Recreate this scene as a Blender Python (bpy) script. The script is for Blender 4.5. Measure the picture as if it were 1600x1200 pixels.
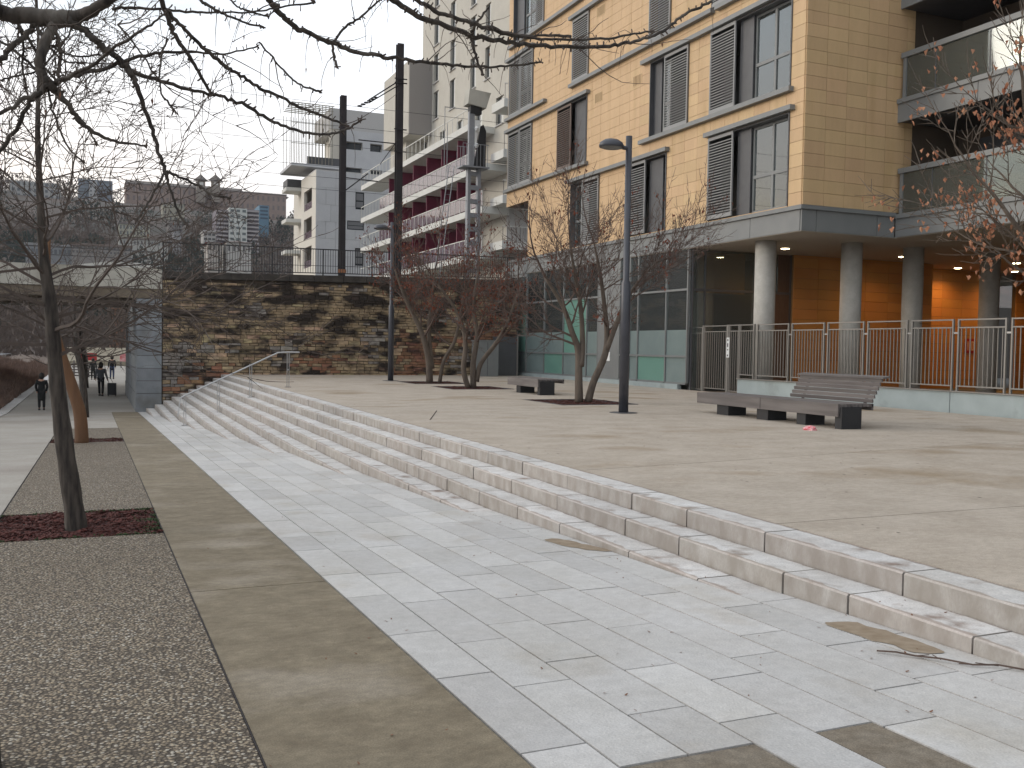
import bpy, math, random
from math import sin, cos, pi, radians
from mathutils import Vector, Matrix, noise

# ------------------------------------------------------------------ camera, world, sun, exposure
for o in list(bpy.data.objects): bpy.data.objects.remove(o)
SC = bpy.context.scene
COL = SC.collection
YAW, PIT, ROL = 0.4102113, 0.0377474, 0.0165511
f_ = Vector((sin(YAW)*cos(PIT), cos(YAW)*cos(PIT), -sin(PIT)))
r_ = Vector((cos(YAW), -sin(YAW), 0)); u_ = r_.cross(f_)
rt = r_*cos(ROL)+u_*sin(ROL); up = u_*cos(ROL)-r_*sin(ROL)
cam = bpy.data.objects.new('camera', bpy.data.cameras.new('camera'))
COL.objects.link(cam)
m = Matrix((rt, up, -f_)).transposed().to_4x4(); m.translation = Vector((0, 0, 1.4))
cam.matrix_world = m
cam.data.sensor_width = 36; cam.data.lens = 33.75; cam.data.clip_end = 4000; cam.data.clip_start = .05
SC.camera = cam

SUN_EL, SUN_AZ = 17, -62          # degrees; azimuth from +y towards +x
W = bpy.data.worlds.new('World'); SC.world = W; W.use_nodes = True
nt = W.node_tree; N = nt.nodes; LK = nt.links
bg = N['Background']; bg.inputs[1].default_value = .1
sky = N.new('ShaderNodeTexSky'); sky.sky_type = 'NISHITA'; sky.sun_disc = False
sky.sun_elevation = radians(SUN_EL); sky.sun_rotation = radians(SUN_AZ); sky.air_density = 1.4; sky.dust_density = 2
tc = N.new('ShaderNodeTexCoord'); mp = N.new('ShaderNodeMapping'); mp.inputs['Scale'].default_value = (1, 1, 3.2)
LK.new(tc.outputs['Generated'], mp.inputs[0])
no = N.new('ShaderNodeTexNoise'); no.inputs['Scale'].default_value = 2.6; no.inputs['Detail'].default_value = 7; no.inputs['Roughness'].default_value = .55
LK.new(mp.outputs[0], no.inputs[0])
rp = N.new('ShaderNodeValToRGB'); rp.color_ramp.elements[0].position = .34; rp.color_ramp.elements[1].position = .50
rp.color_ramp.elements[0].color = (.42, .42, .42, 1); rp.color_ramp.elements[1].color = (1, 1, 1, 1)
LK.new(no.outputs[0], rp.inputs[0])
# cloud sheet: pale, peach towards the western horizon where the sun has just gone
sx = N.new('ShaderNodeSeparateXYZ'); LK.new(tc.outputs['Generated'], sx.inputs[0])
hz = N.new('ShaderNodeMapRange'); hz.inputs[1].default_value = 0; hz.inputs[2].default_value = .32; hz.inputs[3].default_value = 1; hz.inputs[4].default_value = 0
LK.new(sx.outputs[2], hz.inputs[0])
dp = N.new('ShaderNodeVectorMath'); dp.operation = 'DOT_PRODUCT'; dp.inputs[1].default_value = (-.5, .87, 0)
LK.new(tc.outputs['Generated'], dp.inputs[0])
dm = N.new('ShaderNodeMapRange'); dm.inputs[1].default_value = .55; dm.inputs[2].default_value = 1.0
LK.new(dp.outputs['Value'], dm.inputs[0])
mu = N.new('ShaderNodeMath'); mu.operation = 'MULTIPLY'; LK.new(hz.outputs[0], mu.inputs[0]); LK.new(dm.outputs[0], mu.inputs[1])
cc = N.new('ShaderNodeMix'); cc.data_type = 'RGBA'
cc.inputs['A'].default_value = (14.8, 15.6, 16.6, 1); cc.inputs['B'].default_value = (16.5, 12.6, 8.8, 1)
LK.new(mu.outputs[0], cc.inputs['Factor'])
mx = N.new('ShaderNodeMix'); mx.data_type = 'RGBA'
LK.new(rp.outputs[0], mx.inputs['Factor']); LK.new(sky.outputs[0], mx.inputs['A']); LK.new(cc.outputs['Result'], mx.inputs['B'])
# dusk: the whole overcast sky dims smoothly away from the western afterglow
d2 = N.new('ShaderNodeVectorMath'); d2.operation = 'DOT_PRODUCT'; d2.inputs[1].default_value = (-.80, .60, .10); LK.new(tc.outputs['Generated'], d2.inputs[0])
g2 = N.new('ShaderNodeMapRange'); g2.inputs[1].default_value = -1; g2.inputs[2].default_value = .75; g2.inputs[3].default_value = .40; g2.inputs[4].default_value = 1.0; LK.new(d2.outputs['Value'], g2.inputs[0])
vs = N.new('ShaderNodeVectorMath'); vs.operation = 'SCALE'; LK.new(mx.outputs['Result'], vs.inputs[0]); LK.new(g2.outputs[0], vs.inputs['Scale'])
LK.new(vs.outputs[0], bg.inputs[0])

sl = bpy.data.lights.new('sun', 'SUN'); sl.energy = 1.3; sl.angle = radians(24); sl.color = (1, .9, .78)
so = bpy.data.objects.new('sun', sl); COL.objects.link(so)
sd = Vector((sin(radians(SUN_AZ))*cos(radians(SUN_EL)), cos(radians(SUN_AZ))*cos(radians(SUN_EL)), sin(radians(SUN_EL))))
so.rotation_euler = sd.to_track_quat('Z', 'Y').to_euler(); so.location = sd*50
SC.render.engine = 'CYCLES'
SC.view_settings.view_transform = 'Standard'; SC.view_settings.look = 'None'
SC.view_settings.exposure = -.10; SC.view_settings.gamma = 1; SC.view_settings.use_curve_mapping = False

# ------------------------------------------------------------------ helpers
class MB:
    def __init__(s): s.v = []; s.f = []
    def hexa(s, p):      # 8 points: bottom loop 0-3, top loop 4-7
        n = len(s.v); s.v += [tuple(q) for q in p]
        s.f += [(n+3, n+2, n+1, n), (n+4, n+5, n+6, n+7)]+[(n+i, n+(i+1) % 4, n+4+(i+1) % 4, n+4+i) for i in range(4)]
        return s
    def box(s, x0, x1, y0, y1, z0, z1):
        return s.hexa([(x0, y0, z0), (x1, y0, z0), (x1, y1, z0), (x0, y1, z0), (x0, y0, z1), (x1, y0, z1), (x1, y1, z1), (x0, y1, z1)])
    def obox(s, c, ax, ay, az):      # centre and three half-axes
        c, ax, ay, az = map(Vector, (c, ax, ay, az))
        return s.hexa([c-ax-ay-az, c+ax-ay-az, c+ax+ay-az, c-ax+ay-az, c-ax-ay+az, c+ax-ay+az, c+ax+ay+az, c-ax+ay+az])
    def quad(s, *p):
        n = len(s.v); s.v += [tuple(q) for q in p]; s.f.append(tuple(range(n, n+len(p)))); return s
    def prism(s, loop, d):      # loop of 3D points extruded by vector d
        n = len(s.v); k = len(loop); d = Vector(d)
        s.v += [tuple(q) for q in loop]+[tuple(Vector(q)+d) for q in loop]
        s.f += [tuple(range(n+k-1, n-1, -1)), tuple(range(n+k, n+2*k))]+[(n+i, n+(i+1) % k, n+k+(i+1) % k, n+k+i) for i in range(k)]
        return s
    def tube(s, pts, rad, n=6, cap=True):
        pts = [Vector(p) for p in pts]
        if not hasattr(rad, '__len__'): rad = [rad]*len(pts)
        d = (pts[1]-pts[0]).normalized()
        a = d.orthogonal().normalized(); b0 = len(s.v)
        for i, p in enumerate(pts):
            if i: 
                d = (pts[min(i+1, len(pts)-1)]-pts[i-1])
                if d.length < 1e-9: d = Vector((0, 0, 1))
                d.normalize()
            a = (a-d*a.dot(d))
            a = a.normalized() if a.length > 1e-6 else d.orthogonal().normalized()
            c = d.cross(a)
            for k in range(n):
                t = 2*pi*k/n; s.v.append(tuple(p+(a*cos(t)+c*sin(t))*rad[i]))
        for i in range(len(pts)-1):
            for k in range(n):
                q = b0+i*n; s.f.append((q+k, q+(k+1) % n, q+n+(k+1) % n, q+n+k))
        if cap and n > 2:
            s.f.append(tuple(b0+k for k in range(n-1, -1, -1))); q = b0+(len(pts)-1)*n; s.f.append(tuple(q+k for k in range(n)))
        return s
    def lathe(s, c, prof, n=16, ax=1, ay=1):      # prof [(r,z)]
        b0 = len(s.v)
        for r, z in prof:
            for k in range(n): s.v.append((c[0]+r*ax*cos(2*pi*k/n), c[1]+r*ay*sin(2*pi*k/n), c[2]+z))
        for i in range(len(prof)-1):
            for k in range(n):
                q = b0+i*n; s.f.append((q+k, q+(k+1) % n, q+n+(k+1) % n, q+n+k))
        s.f.append(tuple(b0+k for k in range(n-1, -1, -1))); q = b0+(len(prof)-1)*n; s.f.append(tuple(q+k for k in range(n)))
        return s
    def mesh(s, name, mat):
        me = bpy.data.meshes.new(name); me.from_pydata(s.v, [], s.f); me.materials.append(mat); return me
    def build(s, name, mat, parent=None, smooth=False):
        o0 = ORGV(parent)
        me = bpy.data.meshes.new(name)
        me.from_pydata([(x-o0[0], y-o0[1], z-o0[2]) for x, y, z in s.v], [], s.f); me.update()
        if smooth: me.polygons.foreach_set('use_smooth', [True]*len(me.polygons))
        me.materials.append(mat)
        o = bpy.data.objects.new(name, me); COL.objects.link(o)
        if parent is not None: o.parent = parent; ROOT[o.name] = o0
        return o
ROOT = {}
def ORGV(p):
    if p is None: return Vector((0, 0, 0))
    return ROOT.get(p.name, Vector((0, 0, 0)))
def tag(o, label=None, cat=None, group=None, kind=None):
    if label: o['label'] = label
    if cat: o['category'] = cat
    if group: o['group'] = group
    if kind: o['kind'] = kind
    return o
def thing(name, label, cat, loc, group=None):
    o = bpy.data.objects.new(name, None); o.empty_display_size = .2; COL.objects.link(o); o.location = loc
    ROOT[o.name] = Vector(loc); tag(o, label, cat, group); return o
def dup(o, parent=None, loc=None, label=None):
    c = o.copy(); COL.objects.link(c)
    if parent is not None: c.parent = parent
    if loc is not None: c.location = loc
    if label: c['label'] = label
    for ch in list(o.children): dup(ch, c)
    return c
def struct(name, mb, mat, parent=None): return tag(mb.build(name, mat, parent), kind='structure')
def B(*a): return MB().box(*a)

# ------------------------------------------------------------------ materials
def M(name, c1, c2=None, sc=3, rough=.8, bump=0, bsc=40, orand=0, metal=0, stain=None, ssc=.5, sth=(.5, .65), stretch=(1, 1, 1), spec=.5, vor=None, objc=False, det=6, grain=0, gsc=150, nose=None, riser=None, soot=None):
    mt = bpy.data.materials.new(name); mt.use_nodes = True; t = mt.node_tree; n = t.nodes; l = t.links
    b = n['Principled BSDF']; b.inputs['Roughness'].default_value = rough; b.inputs['Metallic'].default_value = metal
    b.inputs['Specular IOR Level'].default_value = spec
    g = n.new('ShaderNodeNewGeometry'); mpn = n.new('ShaderNodeMapping'); mpn.inputs['Scale'].default_value = stretch
    if objc: tcn = n.new('ShaderNodeTexCoord'); l.new(tcn.outputs['Object'], mpn.inputs[0])
    else: l.new(g.outputs['Position'], mpn.inputs[0])
    def noi(s, d=6):
        q = n.new('ShaderNodeTexNoise'); q.inputs['Scale'].default_value = s; q.inputs['Detail'].default_value = d; l.new(mpn.outputs[0], q.inputs[0]); return q
    def mixc(fac, a, b2):
        q = n.new('ShaderNodeMix'); q.data_type = 'RGBA'; l.new(fac, q.inputs['Factor'])
        for key, x in (('A', a), ('B', b2)):
            if isinstance(x, tuple): q.inputs[key].default_value = (*x, 1)
            else: l.new(x, q.inputs[key])
        return q.outputs['Result']
    def ramp(src, a, b2):
        q = n.new('ShaderNodeMapRange'); q.inputs[1].default_value = a; q.inputs[2].default_value = b2; l.new(src, q.inputs[0]); return q.outputs[0]
    col = c1
    if c2 is not None: col = mixc(ramp(noi(sc, det).outputs[0], .32, .68), c1, c2)
    if vor:      # pebbles: (scale, [colours])
        v = n.new('ShaderNodeTexVoronoi'); v.inputs['Scale'].default_value = vor[0]; l.new(mpn.outputs[0], v.inputs[0])
        sp = n.new('ShaderNodeSeparateColor'); l.new(v.outputs['Color'], sp.inputs[0])
        cr = n.new('ShaderNodeValToRGB'); e = cr.color_ramp.elements; cr.color_ramp.interpolation = 'CONSTANT'
        cs = vor[1]; e[0].color = (*cs[0], 1); e[1].position = 1/len(cs); e[1].color = (*cs[1], 1)
        for i, c in enumerate(cs[2:]): q = e.new((i+2)/len(cs)); q.color = (*c, 1)
        l.new(sp.outputs[0], cr.inputs[0])
        dn = n.new('ShaderNodeMapRange'); dn.inputs[1].default_value = .38; dn.inputs[2].default_value = .56; l.new(v.outputs['Distance'], dn.inputs[0])
        big = noi(.9, 3)
        c0 = mixc(ramp(big.outputs[0], .35, .7), cr.outputs[0], vor[2])
        q = n.new('ShaderNodeMix'); q.data_type = 'RGBA'; q.inputs['Factor'].default_value = .45; l.new(cr.outputs[0], q.inputs['A']); l.new(c0, q.inputs['B'])
        col = mixc(dn.outputs[0], q.outputs['Result'], vor[3])
        bpn = n.new('ShaderNodeBump'); bpn.inputs['Strength'].default_value = 1; bpn.inputs['Distance'].default_value = .012; bpn.invert = True
        l.new(v.outputs['Distance'], bpn.inputs['Height']); l.new(bpn.outputs[0], b.inputs['Normal'])
    if stain is not None:
        sf = noi(ssc, 7 if soot else 5).outputs[0]
        if soot:      # soot runs thicker towards the coping
            sz = n.new('ShaderNodeSeparateXYZ'); l.new(g.outputs['Position'], sz.inputs[0]); sr = n.new('ShaderNodeMapRange'); sr.inputs[1].default_value = soot[0]; sr.inputs[2].default_value = soot[1]; sr.inputs[4].default_value = .09; l.new(sz.outputs[2], sr.inputs[0])
            sa = n.new('ShaderNodeMath'); sa.operation = 'ADD'; l.new(sf, sa.inputs[0]); l.new(sr.outputs[0], sa.inputs[1]); sf = sa.outputs[0]
        col = mixc(ramp(sf, *sth), col, stain)
    if grain:
        gq = noi(gsc, 2); gm = n.new('ShaderNodeMapRange'); gm.inputs[1].default_value = .3; gm.inputs[2].default_value = .7; gm.inputs[3].default_value = 1-grain; gm.inputs[4].default_value = 1+grain; l.new(gq.outputs[0], gm.inputs[0])
        g3 = noi(gsc*.13, 5); gm3 = n.new('ShaderNodeMapRange'); gm3.inputs[1].default_value = .3; gm3.inputs[2].default_value = .7; gm3.inputs[3].default_value = 1-grain*.7; gm3.inputs[4].default_value = 1+grain*.7; l.new(g3.outputs[0], gm3.inputs[0])
        gx = n.new('ShaderNodeMath'); gx.operation = 'MULTIPLY'; l.new(gm.outputs[0], gx.inputs[0]); l.new(gm3.outputs[0], gx.inputs[1])
        vm = n.new('ShaderNodeVectorMath'); vm.operation = 'SCALE'
        if isinstance(col, tuple): vm.inputs[0].default_value = col
        else: l.new(col, vm.inputs[0])
        l.new(gx.outputs[0], vm.inputs['Scale']); col = vm.outputs[0]
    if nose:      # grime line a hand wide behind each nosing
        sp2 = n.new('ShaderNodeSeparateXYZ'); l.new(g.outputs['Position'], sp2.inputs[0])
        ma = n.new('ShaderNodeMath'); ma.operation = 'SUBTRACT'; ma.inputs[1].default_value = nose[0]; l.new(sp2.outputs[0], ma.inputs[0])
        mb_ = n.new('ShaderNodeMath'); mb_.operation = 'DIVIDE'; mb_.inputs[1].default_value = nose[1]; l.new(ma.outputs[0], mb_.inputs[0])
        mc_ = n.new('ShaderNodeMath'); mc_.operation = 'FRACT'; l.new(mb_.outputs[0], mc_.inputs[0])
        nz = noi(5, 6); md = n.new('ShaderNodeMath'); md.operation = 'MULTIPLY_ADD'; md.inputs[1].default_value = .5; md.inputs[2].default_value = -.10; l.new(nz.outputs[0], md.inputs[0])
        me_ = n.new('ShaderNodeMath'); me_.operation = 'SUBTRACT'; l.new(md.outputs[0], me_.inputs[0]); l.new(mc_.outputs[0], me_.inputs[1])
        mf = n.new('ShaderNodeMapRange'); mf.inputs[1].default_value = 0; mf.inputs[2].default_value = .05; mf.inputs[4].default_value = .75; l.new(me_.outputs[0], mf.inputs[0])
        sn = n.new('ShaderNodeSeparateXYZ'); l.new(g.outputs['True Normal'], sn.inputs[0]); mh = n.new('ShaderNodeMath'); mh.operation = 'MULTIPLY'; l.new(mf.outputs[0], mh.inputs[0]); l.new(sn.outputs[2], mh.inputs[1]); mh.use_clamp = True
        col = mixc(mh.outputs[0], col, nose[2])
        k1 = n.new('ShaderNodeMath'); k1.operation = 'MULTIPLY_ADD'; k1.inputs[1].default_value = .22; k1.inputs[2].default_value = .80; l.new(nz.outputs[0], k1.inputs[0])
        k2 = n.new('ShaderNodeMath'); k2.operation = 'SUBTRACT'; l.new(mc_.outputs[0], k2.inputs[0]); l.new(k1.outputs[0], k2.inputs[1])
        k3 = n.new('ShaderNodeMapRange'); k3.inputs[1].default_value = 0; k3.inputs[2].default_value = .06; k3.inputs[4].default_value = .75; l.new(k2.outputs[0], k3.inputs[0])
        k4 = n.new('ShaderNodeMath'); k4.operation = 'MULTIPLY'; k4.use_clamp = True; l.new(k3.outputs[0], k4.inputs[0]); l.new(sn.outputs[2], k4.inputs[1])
        col = mixc(k4.outputs[0], col, (.17, .125, .09))  # dark line at each riser foot: corner shading painted in with the dirt
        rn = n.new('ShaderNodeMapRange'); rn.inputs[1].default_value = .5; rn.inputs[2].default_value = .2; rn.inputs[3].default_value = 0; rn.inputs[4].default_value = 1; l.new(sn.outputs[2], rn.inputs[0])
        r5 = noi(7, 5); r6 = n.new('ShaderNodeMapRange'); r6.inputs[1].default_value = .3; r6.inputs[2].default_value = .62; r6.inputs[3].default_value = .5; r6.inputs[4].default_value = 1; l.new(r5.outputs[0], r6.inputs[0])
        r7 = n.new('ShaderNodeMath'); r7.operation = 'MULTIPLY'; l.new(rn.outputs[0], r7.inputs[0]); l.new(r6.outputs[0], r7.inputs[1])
        col = mixc(r7.outputs[0], col, riser)  # upright faces darkened by normal: grime plus shade put into the colour
    if orand:
        oi = n.new('ShaderNodeObjectInfo'); hs = n.new('ShaderNodeHueSaturation')
        mr = n.new('ShaderNodeMapRange'); mr.inputs[3].default_value = 1-orand; mr.inputs[4].default_value = 1+orand; l.new(oi.outputs['Random'], mr.inputs[0]); l.new(mr.outputs[0], hs.inputs['Value'])
        m2 = n.new('ShaderNodeMath'); m2.operation = 'MULTIPLY'; m2.inputs[1].default_value = 7.31; l.new(oi.outputs['Random'], m2.inputs[0])
        m3 = n.new('ShaderNodeMath'); m3.operation = 'FRACT'; l.new(m2.outputs[0], m3.inputs[0])
        m4 = n.new('ShaderNodeMapRange'); m4.inputs[3].default_value = .5-orand*.08; m4.inputs[4].default_value = .5+orand*.08; l.new(m3.outputs[0], m4.inputs[0]); l.new(m4.outputs[0], hs.inputs['Hue'])
        if isinstance(col, tuple): hs.inputs['Color'].default_value = (*col, 1)
        else: l.new(col, hs.inputs['Color'])
        col = hs.outputs[0]
    if isinstance(col, tuple): b.inputs['Base Color'].default_value = (*col, 1)
    else: l.new(col, b.inputs['Base Color'])
    if bump and not vor:
        bp = n.new('ShaderNodeBump'); bp.inputs['Strength'].default_value = bump; bp.inputs['Distance'].default_value = .01
        l.new(noi(bsc, 4).outputs[0], bp.inputs['Height']); l.new(bp.outputs[0], b.inputs['Normal'])
    return mt
def glass(name, tint, refl=.25, rough=.02, alpha=.35):
    mt = bpy.data.materials.new(name); mt.use_nodes = True; t = mt.node_tree; n = t.nodes; l = t.links; n.remove(n['Principled BSDF'])
    out = n['Material Output']; tr = n.new('ShaderNodeBsdfTransparent'); tr.inputs[0].default_value = (*tint, 1)
    gl = n.new('ShaderNodeBsdfGlossy'); gl.inputs['Roughness'].default_value = rough; gl.inputs[0].default_value = (.9, .95, .95, 1)
    df = n.new('ShaderNodeBsdfDiffuse'); df.inputs[0].default_value = (*[c*.8 for c in tint], 1)
    m1 = n.new('ShaderNodeMixShader'); m1.inputs[0].default_value = alpha; l.new(tr.outputs[0], m1.inputs[1]); l.new(df.outputs[0], m1.inputs[2])
    fr = n.new('ShaderNodeFresnel'); fr.inputs[0].default_value = 1.5
    ad = n.new('ShaderNodeMath'); ad.operation = 'ADD'; ad.inputs[1].default_value = refl; l.new(fr.outputs[0], ad.inputs[0]); ad.use_clamp = True
    m2 = n.new('ShaderNodeMixShader'); l.new(ad.outputs[0], m2.inputs[0]); l.new(m1.outputs[0], m2.inputs[1]); l.new(gl.outputs[0], m2.inputs[2])
    l.new(m2.outputs[0], out.inputs[0]); return mt
def emit(name, c, s):
    mt = bpy.data.materials.new(name); mt.use_nodes = True; t = mt.node_tree; n = t.nodes; n.remove(n['Principled BSDF'])
    e = n.new('ShaderNodeEmission'); e.inputs[0].default_value = (*c, 1); e.inputs[1].default_value = s; t.links.new(e.outputs[0], n['Material Output'].inputs[0]); return mt

m_slab = M('pale_limestone', (.51, .50, .49), (.455, .44, .42), 1.6, .75, .4, 70, orand=.10, stain=(.40, .37, .33), ssc=1.7, sth=(.56, .78), grain=.10, gsc=110)
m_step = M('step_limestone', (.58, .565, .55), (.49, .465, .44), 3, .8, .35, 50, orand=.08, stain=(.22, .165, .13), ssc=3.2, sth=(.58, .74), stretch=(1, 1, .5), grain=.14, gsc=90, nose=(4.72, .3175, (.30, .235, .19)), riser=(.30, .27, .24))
m_joint = M('dark_joint', (.07, .055, .045), rough=1)
m_gravel = M('exposed_aggregate', (.2, .18, .15), rough=.85, vor=(58, [(.42, .365, .275), (.24, .19, .13), (.36, .29, .205), (.18, .145, .105), (.52, .48, .41), (.30, .245, .18), (.145, .118, .092), (.40, .32, .225)], (.25, .20, .14), (.07, .055, .04)))
m_bandA = M('worn_concrete', (.155, .125, .083), (.215, .178, .122), 4.5, .9, .3, 90, stain=(.29, .25, .195), ssc=.9, sth=(.55, .74), stretch=(1, 1.3, 1), det=12, grain=.2, gsc=130)
m_bandL = M('pale_concrete', (.36, .335, .30), (.30, .275, .24), 1.2, .9, .2, 70, stain=(.25, .22, .19), ssc=.4, sth=(.52, .72), grain=.1)
m_plaza = M('plaza_concrete', (.44, .38, .315), (.365, .31, .25), 1.6, .9, .4, 90, stain=(.28, .215, .145), ssc=.42, sth=(.57, .70), stretch=(.9, 1.3, 1), det=12, grain=.14, gsc=110)
m_inset = M('dark_inset_concrete', (.16, .13, .095), (.21, .18, .14), 9, .9, .4, 80, grain=.25)
m_mulch = M('mulch', (.075, .02, .018), (.035, .012, .012), 30, 1, .6, 60)
m_chip = M('bark_chip', (.10, .026, .022), (.045, .016, .014), 12, 1, orand=.2)
m_moss = M('moss', (.06, .085, .035), (.03, .05, .02), 20, 1)
m_tile = M('terracotta_tile', (.58, .395, .215), (.535, .36, .195), 1.2, .62, .08, 60, orand=.06, grain=.04, gsc=60, stain=(.47, .31, .15), ssc=.8, sth=(.54, .8), stretch=(2.6, 2.6, .35))
m_tileO = M('lamp_warmed_panel', (.50, .24, .07), (.45, .205, .06), 1.2, .6, .08, 60, orand=.06)  # recess tile made more orange: part of the lamps' warm light is in its colour
m_tilej = M('tile_joint', (.20, .13, .065), rough=1)
m_grey = M('grey_metal', (.20, .205, .20), (.175, .18, .18), 2, .5, orand=.03)
m_greyd = M('dark_grey_metal', (.085, .086, .09), (.07, .07, .075), 3, .5)
m_lou = M('louvre_metal', (.25, .25, .245), rough=.5)
m_loubr = M('louvre_brown', (.15, .11, .09), rough=.6)
m_conc = M('column_concrete', (.47, .45, .41), (.40, .38, .34), 4, .85, .2, 60, grain=.06)
m_soffit = M('soffit_paint', (.40, .36, .31), rough=.9)
m_plinth = M('blue_grey_concrete', (.36, .41, .41), (.31, .355, .355), 2.5, .85, .1, 60, stain=(.24, .27, .26), ssc=1.2, sth=(.6, .75))
m_fence = M('fence_steel', (.24, .225, .205), rough=.45, metal=.3)
m_pole = M('pole_paint', (.06, .062, .075), (.045, .047, .057), 4, .4)
m_catpole = M('rusty_dark_steel', (.028, .022, .024), (.018, .015, .017), 2, .8)
m_black = M('black_steel', (.018, .018, .02), rough=.6)
m_wood = M('weathered_wood', (.19, .17, .16), (.125, .11, .105), 9, .85, .5, 60, stretch=(1, .08, 1), orand=.12, spec=.3)
m_dark = M('dark_void', (.02, .019, .018), rough=1)
m_inter = M('interior_wall', (.12, .12, .115), rough=.9)
m_white = M('white_paint', (.75, .75, .73), rough=.6)
m_curtain = M('curtain', (.62, .64, .64), (.5, .52, .53), 14, 1, stretch=(1, 1, .05))
m_glass = glass('window_glass', (.82, .86, .85), .12, .02, .06)
m_glassg = glass('ground_floor_glass', (.76, .81, .80), .03, .02, .08)
m_glassb = glass('balcony_glass', (.45, .5, .46), .06, .03, .15)
m_log = M('loggia_shaded_wall', (.11, .08, .055), (.085, .062, .045), 1.5, .9)  # loggia tile coloured dark, the shade of the recess painted into it
m_frost = M('frosted_glass', (.20, .25, .245), (.17, .22, .215), 2, .35, spec=.8)
m_teal = M('teal_frosted_glass', (.14, .28, .23), (.16, .31, .255), .9, .3, spec=.8)
m_stainless = M('stainless', (.42, .42, .42), rough=.35, metal=.8)
m_lamp = emit('downlight_lens', (1, .78, .45), 30)
m_barkT = M('grey_bark', (.085, .07, .058), (.022, .018, .016), 22, .95, .9, 45, stretch=(1, 1, .18), stain=(.12, .105, .09), ssc=5, sth=(.58, .7))
m_bark = M('twig_bark', (.105, .08, .066), (.07, .054, .046), 8, .9)
m_barkP = M('plaza_tree_bark', (.135, .105, .08), (.085, .066, .052), 10, .9, .4, 40, stretch=(1, 1, .3))
m_barkR = M('reddish_twig', (.12, .082, .066), (.085, .058, .047), 6, .9)
m_stake = M('brown_wood_stake', (.17, .085, .04), (.12, .06, .03), 8, .8, .3, 30, stretch=(1, 1, .1))
m_leafR = M('rust_leaf', (.22, .06, .028), (.13, .035, .02), 6, .8)
m_leafP = M('pale_dry_leaf', (.50, .26, .15), (.30, .10, .05), 3.5, .8)
m_leafB = M('brown_pod', (.13, .055, .03), (.2, .1, .06), 8, .9)
# ------------------------------------------------------------------ ground levels
S_UP = .0028                                   # the plaza climbs a little away from the camera
YW = 40.7                                      # the plane of the old railway wall
def PZ(y): return S_UP*y
def LZ(y): return -.115-.0312*y if y < YW else -1.385
R = random.Random(7)
# base terrain under everything
NX = [-1500, -400, -60, -30, -12, -3.6]
g = MB()
g.box(-3.6, 60, -40, YW, -6, -3.2); struct('subsoil', g, m_joint)
def slopebox(mb, x0, x1, y0, y1, d=.3, dz=0):
    a, b = LZ(y0)+dz, LZ(min(y1, YW-1e-6))+dz
    return mb.hexa([(x0, y0, a-d), (x1, y0, a-d), (x1, y1, b-d), (x0, y1, b-d), (x0, y0, a), (x1, y0, a), (x1, y1, b), (x0, y1, b)])
bed = MB(); slopebox(bed, -3.2, 5.4, -8, YW, .3, -.03); struct('paving_bed', bed, m_joint)
# promenade: pale concrete on the left, aggregate strip with the trees, worn concrete band
GX0, GX1, PX0 = -.91, .6, 1.56
prom = struct('promenade', slopebox(MB(), -3.0, GX0-.012, -8, YW, .05), m_bandL)
for a, b in ((-8, -1.2), (-1.19, 2.2), (2.21, 6.93), (6.94, 13.2), (13.21, 19.6), (19.61, 26), (26.01, 33.4), (33.41, YW)):
    slopebox(MB(), GX1+.009, PX0-.009, a, b-.006, .05).build('concrete_panel', m_bandA, prom)
slopebox(MB(), GX0, GX1, 29.0, YW, .05, -.001).build('concrete_panel', m_bandL, prom)
pits = [(9.65, 11.5), (23.1, 24.4)]
gs = None; y = -6
for a, b in ((-6, 9.65), (11.5, 23.1), (24.4, 28.98)):
    mb = slopebox(MB(), GX0+.003, GX1-.001, a, b, .05, -.003)
    if gs is None: gs = struct('gravel_strip', mb, m_gravel)
    else: mb.build('gravel_bay', m_gravel, gs)
for x in (GX0-.004, GX1+.003): slopebox(MB(), x-.002, x+.003, -6, 29, .05, .002).build('edging', m_catpole, gs)
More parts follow.
